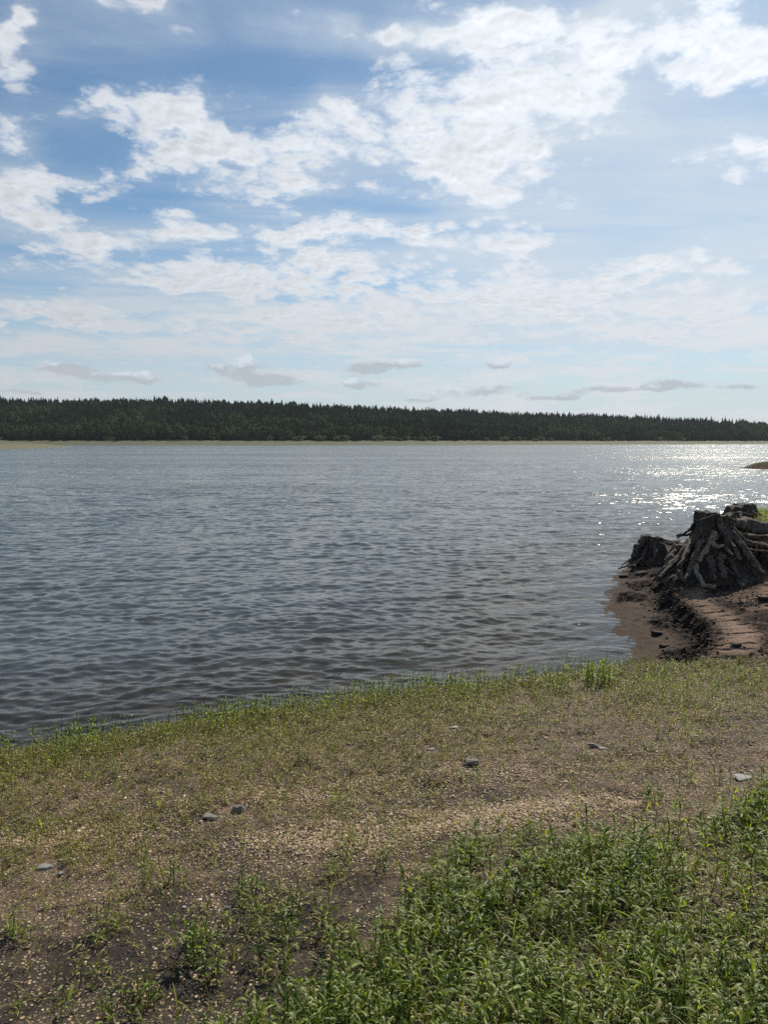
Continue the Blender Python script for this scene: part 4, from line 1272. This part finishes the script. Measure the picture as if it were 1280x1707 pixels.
    r2 = [([(1072, 898, 15.20), (1060, 915, 15.05), (1056, 930, 14.95)], .07, .05), ([(1082, 925, 15.10), (1062, 935, 14.90), (1045, 943, 14.80), (1030, 948, 14.70)], .028, .012),
          ([(1058, 930, 15.00), (1046, 935, 14.90), (1036, 942, 14.80)], .03, .012), ([(1095, 900, 15.30), (1112, 906, 15.20), (1130, 905, 15.10), (1145, 912, 14.90)], .045, .016),
          ([(1096, 896, 15.40), (1115, 903, 15.40), (1134, 902, 15.40)], .03, .012), ([(1100, 905, 15.10), (1108, 908, 15.00), (1113, 912, 14.90)], .014, .008),
          ([(1075, 922, 15.10), (1070, 928, 14.90), (1060, 938, 14.80), (1040, 946, 14.75)], .018, .01), ([(1090, 905, 15.15), (1092, 922, 14.90), (1085, 935, 14.80)], .05, .02),
          ([(1078, 912, 15.15), (1070, 925, 14.95), (1072, 934, 14.80)], .035, .015)]
    for i, (p, a, b) in enumerate(r2):
        tube_mesh('root', [pt(*q) - b2 for q in p], a, b, M_PALE if i in (5, 6) else M_ROOT, S2, seed=i * 2.1 + 50, rough=.3)
    # ---- stump on the grassed bank behind
    Y = 15.6
    b3 = pt(1234, 862, Y); b3.z = gz(b3.x, b3.y)
    S3 = empty('tree_stump', b3)
    tag(S3, 'small dark stump on the grassy bank top behind the large stump', 'stump')
    t3 = pt(1234, 840, Y).z - b3.z
    stump_body(S3, [(-.08, .50), (.04, .40), (t3 * .5, .30), (t3, .235)], lambda th: -.05 * (math.cos(th) < -.2) * 1 + .01 * math.sin(7 * th), [(4, .5, 1.3), (6, .4, .2)], 15, sides=64, rings=18, amp=.15)
    for i, (p, a, b) in enumerate([([(1225, 850, 15.5), (1213, 858, 15.4), (1206, 862, 15.3), (1198, 868, 15.2)], .06, .02), ([(1242, 850, 15.4), (1256, 856, 15.3), (1268, 858, 15.2)], .06, .02),
                                   ([(1212, 858, 15.0), (1228, 854, 14.95), (1245, 856, 14.9), (1254, 858, 14.9)], .012, .008), ([(1232, 855, 15.3), (1234, 866, 15.1), (1230, 874, 15.0)], .05, .02)]):
        tube_mesh('root', [pt(*q) - b3 for q in p], a, b, M_PALE if i == 2 else M_ROOT, S3, seed=i * 4.1 + 90)


build_stumps()


def stick(name, pxs, r0, r1, mat, label, seed, lift=.5, cat='stick'):
    g = [ground_at(a, b) for a, b in pxs]
    P0 = g[0].copy()
    o = tube_mesh(name, [q - P0 + Vector((0, 0, r0 * lift)) for q in g], r0, r1, mat, None, seed, 8, .3)
    o.location = P0
    tag(o, label, cat)
    return o


stick('driftwood', [(1211, 964), (1217, 969), (1226, 971), (1238, 977)], .020, .030, M_PALE, 'pale bleached piece of driftwood on the mud right of the large stump', 3, .9)
stick('driftwood', [(1116, 982), (1130, 976), (1143, 969), (1156, 962)], .009, .016, M_PALE, 'thin grey stick pointing from the large stump to the water', 5, .9)
stick('stick', [(393, 1457), (405, 1449), (421, 1438)], .0022, .0035, M_PALE, 'short dry twig lying on the bare soil between the small weeds', 6, .8)
stick('stick', [(528, 1536), (540, 1543), (556, 1552)], .0025, .0015, M_ROOT, 'thin reddish twig among the weeds in the lower middle', 7, 2)

# clods of dark peat on the mud shelf
C_ = [(1094, 1058, .075, .065, .05, 'large round dark lump in place of a hole in the mud shelf'), (1106, 1078, .075, .05, .03, 'wide dark clod just below the large round one'),  # the round lump is added where the mud has a dark hole
      (1272, 1000, .11, .08, .05, 'dark block of peat on the rough ground near the right edge'),
      (1226, 1078, .06, .05, .04, 'dark clod at the edge of the grass right of the cracked slab'), (1040, 962, .12, .08, .05, 'dark peat lump at the tip of the mud by the water'),
      (1068, 958, .14, .09, .06, 'broad dark peat lump below the low broken stump')]
for i, (a, b, sx, sy, sz, lab) in enumerate(C_):
    g = ground_at(a, b)
    hull_rock('peat_clod', (g.x, g.y, g.z + sz * .3), (sx, sy, sz), M_CLOD, lab, 'clod', i * .7, (0, .1), 60 + i, 46, tint=.1, bev=.16)


def build_debris():
    """crumbs of peat and bark over the rough mud"""
    bv, bfc = ico(1)
    n0 = 40000
    x, y = RNG.uniform(2.6, 9, n0), RNG.uniform(6.8, 14.5, n0)
    h, d, mud, slab, pl, rough, crk = terrain(x, y)
    pr = np.clip(rough * .55 + (1 - slab) * (d > 1.3) * sstep(fbm(x * 1.4, y * 1.4, 111, 3), -.12, .1) * .5, 0, 1) * (mud > .5) * (h > .03) * (pl < .6)
    k = RNG.uniform(0, 1, n0) < pr
    x, y, h = x[k], y[k], h[k]; n = len(x)
    s = .006 + .018 * RNG.uniform(0, 1, n) ** 2.2
    V = bv[None] * RNG.uniform(.6, 1.2, (n, len(bv), 1)) * (np.stack([U(.8, 1.9, n), U(.7, 1.1, n), U(.35, .8, n)], -1) * s[:, None])[:, None, :]
    a = U(0, 6.28, n); ca, sa = np.cos(a)[:, None], np.sin(a)[:, None]
    V = np.stack([V[..., 0] * ca - V[..., 1] * sa + x[:, None], V[..., 0] * sa + V[..., 1] * ca + y[:, None], V[..., 2] + h[:, None] + (s * .25)[:, None]], -1)
    F = (bfc[None] + (np.arange(n) * len(bv))[:, None, None]).reshape(-1, 3)
    o = mesh_np('peat_crumbs', V.reshape(-1, 3), [F], M_CLOD, {'tint': np.repeat(U(0, 1, n) ** .8, len(bv))}, smooth=False)
    tag(o, 'dark crumbs of peat and bark over the mud bank', 'debris', None, 'stuff')


build_debris()


# ------------------------------------------------------------------ far forest
def crown_faces(cx, cy, cz, H, Rr, kind, nf, rg):
    """leaf clumps of many trees at once; kind 0 pointed conifer, 1 rounded broadleaf"""
    n = len(cx)
    t = rg.uniform(0, 1, (n, nf)); a = rg.uniform(0, 6.283, (n, nf)); q = np.sqrt(rg.uniform(.15, 1, (n, nf)))
    con = (kind == 0)[:, None]
    zt = np.where(con, .14 + .86 * t ** 1.15, .18 + .82 * t)
    zz = np.clip((zt - .18) / .82, 0, 1)
    rad = np.where(con, (1 - zt) ** .75 * 1.08 + .04, np.sqrt(np.clip(1 - (2 * zz - 1) ** 2, .03, 1)))
    whorl = 1 + .25 * np.sin(zt * H[:, None] * 2.6 + a * 2)
    rr = rad * q * Rr[:, None] * whorl
    P_ = np.stack([cx[:, None] + rr * np.cos(a), cy[:, None] + rr * np.sin(a), cz[:, None] + zt * H[:, None]], -1)
    s = rg.uniform(.35, .85, (n, nf)) * np.where(con, .65 + .5 * (1 - zt), .95) * (Rr[:, None] / 2.0) ** .5
    d1 = np.stack([np.cos(a), np.sin(a), np.where(con, -.45, .1) + rg.uniform(-.4, .4, (n, nf))], -1) * s[..., None]
    d2 = rg.normal(0, 1, (n, nf, 3)); d2 = d2 / np.linalg.norm(d2, axis=-1)[..., None] * s[..., None] * .6
    V = np.stack([P_ - d1 * .6 - d2 * .4, P_ + d2, P_ + d1, P_ - d2], 2).reshape(-1, 3)
    return V


def build_forest():
    rg = np.random.default_rng(21)
    n0 = 40000
    ang = rg.uniform(-.62, .62, n0); ry = rg.uniform(590, 1180, n0)
    x = np.tan(ang) * ry; y = ry
    h, d, *_ = terrain(x, y)
    k = (d > 41) & (d < 330) & (rg.uniform(0, 1, n0) < np.interp(d, [41, 70, 330], [1, .8, .45])) & (y > 560)
    x, y, h, d = x[k], y[k], h[k], d[k]
    # thin out crowding
    print('forest trees', len(x))
    n = len(x)
    patch = fbm(x * .016, y * .016, 121, 3)
    kind = (rg.uniform(0, 1, n) < np.clip(.34 + patch * 2.6 + .25 * (d < 60), .03, .85)).astype(int)
    H = np.where(kind == 0, rg.normal(14.0, 1.3, n), rg.normal(11.0, 1.8, n)) * np.interp(d, [41, 60, 120], [.72, .95, 1.05])
    H = H * (1 + .35 * fbm(x * .03, y * .03, 125, 3)) + (rg.uniform(0, 1, n) < .03) * rg.uniform(1.5, 4, n)
    H = np.clip(H, 4, 20)
    Rr = np.where(kind == 0, H * .175, H * .26) * rg.uniform(.8, 1.2, n)
    obs = []
    for kd, nm, mat in ((0, 'forest', M_TREE), (1, 'broadleaf_crowns', M_BIRCH)):
        m = kind == kd
        vs = []; ts = []
        for lo, hi, nf in ((0, 75, 150), (75, 140, 90), (140, 400, 60)):
            mm = m & (d >= lo) & (d < hi)
            if not mm.any(): continue
            V = crown_faces(x[mm], y[mm], h[mm], H[mm], Rr[mm], kind[mm], nf, rg)
            tt = np.clip(np.repeat(np.clip(rg.uniform(.0, .8, mm.sum()) ** 1.3 + 1.2 * fbm(x[mm] * .02, y[mm] * .02, 127, 3), 0, 1), nf) + rg.uniform(-.07, .09, mm.sum() * nf), 0, 1)
            vs.append(V); ts.append(np.repeat(tt, 4))
        V = np.vstack(vs); F = [np.arange(len(V)).reshape(-1, 4)]
        # inner mass of each crown, ragged
        sd_ = 7
        rings = [(.12, .55), (.3, .80), (.55, .58), (.8, .27), (1.0, .02)] if kd == 0 else [(.15, .3), (.35, .85), (.6, .9), (.85, .6), (.98, .05)]
        k_ = m; nn = k_.sum()
        th = np.arange(sd_) * 2 * math.pi / sd_
        C = []
        for (zt, rr) in rings:
            jr = rg.uniform(.75, 1.15, (nn, sd_))
            C.append(np.stack([x[k_][:, None] + np.cos(th) * rr * Rr[k_][:, None] * jr, y[k_][:, None] + np.sin(th) * rr * Rr[k_][:, None] * jr,
                               h[k_][:, None] + (zt * H[k_])[:, None] + rg.uniform(-.4, .4, (nn, sd_)) * (0 if zt > .97 else 1)], -1))
        C = np.stack(C, 1).reshape(-1, 3)
        q = []
        for i in range(len(rings) - 1):
            for j in range(sd_):
                q.append([i * sd_ + j, i * sd_ + (j + 1) % sd_, (i + 1) * sd_ + (j + 1) % sd_, (i + 1) * sd_ + j])
        q = (np.array(q)[None] + (np.arange(nn) * len(rings) * sd_)[:, None, None]).reshape(-1, 4) + len(V)
        ts.append(np.repeat(rg.uniform(0, .5, nn), len(rings) * sd_))
        V = np.vstack([V, C]); F.append(q)
        o = mesh_np(nm, V, F, mat, {'tint': np.concatenate(ts)}, smooth=False)
        obs.append(o)
    m = d < 110
    bt = Batch()
    top = H[m] * .8
    P0 = np.stack([x[m], y[m], h[m] - .2], -1); P1 = P0 + np.stack([0 * top, 0 * top, top], -1)
    bt.tubes(np.stack([P0, P1], 1), np.stack([H[m] * .012, H[m] * .004], 1), rg.uniform(0, 1, m.sum()), np.zeros(m.sum()), 4)
    o3 = bt.build('tree_trunks', M_TRUNK)
    tag(obs[0], 'dark mixed forest covering the low hills across the lake', 'forest', None, 'stuff')
    for o in (obs[1], o3):
        o.parent = obs[0]; o['kind'] = 'stuff'
    # bushes along the forest edge, one object each
    nb = 60
    bx = []
    rg2 = random.Random(5)
    for i in range(nb):
        az_ = rg2.uniform(-.52, .52)
        if rg2.random() < .45: az_ = rg2.gauss(.03, .09)
        # walk out from the shore along this bearing until 28-40 m inland
        want = rg2.uniform(33, 42)
        rr = np.arange(560, 1150, 4.0)
        dd = lake_dist(np.tan(az_) * rr, rr)
        ok = np.where(dd > want)[0]
        if not len(ok): continue
        Y = float(rr[ok[0]]); X = math.tan(az_) * Y
        bx.append((X, Y))
    for i, (X, Y) in enumerate(bx):
        z = gz(X, Y)
        Hb = rg2.uniform(2.4, 4.8); Rb = Hb * rg2.uniform(.7, 1.5)
        nf = 150
        V = crown_faces(np.array([0.]), np.array([0.]), np.array([-.4]), np.array([Hb]), np.array([Rb]), np.array([1]), nf, rg)
        F = np.arange(len(V)).reshape(-1, 4)
        o = mesh_np('bush', V, [F], M_BUSH, {'tint': np.repeat(rg.uniform(0, 1, nf), 4)}, smooth=False)
        o.location = (X, Y, z)
        tag(o, 'pale green bush at the foot of the forest on the far shore', 'bush', 'bushes along the far shore')


build_forest()


# ------------------------------------------------------------------ summer haze over the lake
def build_haze():
    m = bpy.data.materials.new('haze'); m.use_nodes = True
    N = NT(m.node_tree)
    v = N.n('ShaderNodeVolumePrincipled', {'Color': (.80, .90, 1, 1), 'Density': .00005, 'Anisotropy': .2})
    N.n('ShaderNodeOutputMaterial', {'Volume': v.outputs[0]})
    bm = bmesh.new(); bmesh.ops.create_cube(bm, size=1)
    me = bpy.data.meshes.new('haze')
    for q in bm.verts: q.co = Vector((q.co.x * 18600, q.co.y * 18600, -9 + (q.co.z + .5) * 95))
    bm.to_mesh(me); bm.free(); me.materials.append(m)
    o = bpy.data.objects.new('haze', me); COL.objects.link(o)
    tag(o, 'thin bluish summer haze over the lake', None, None, 'stuff')


build_haze()
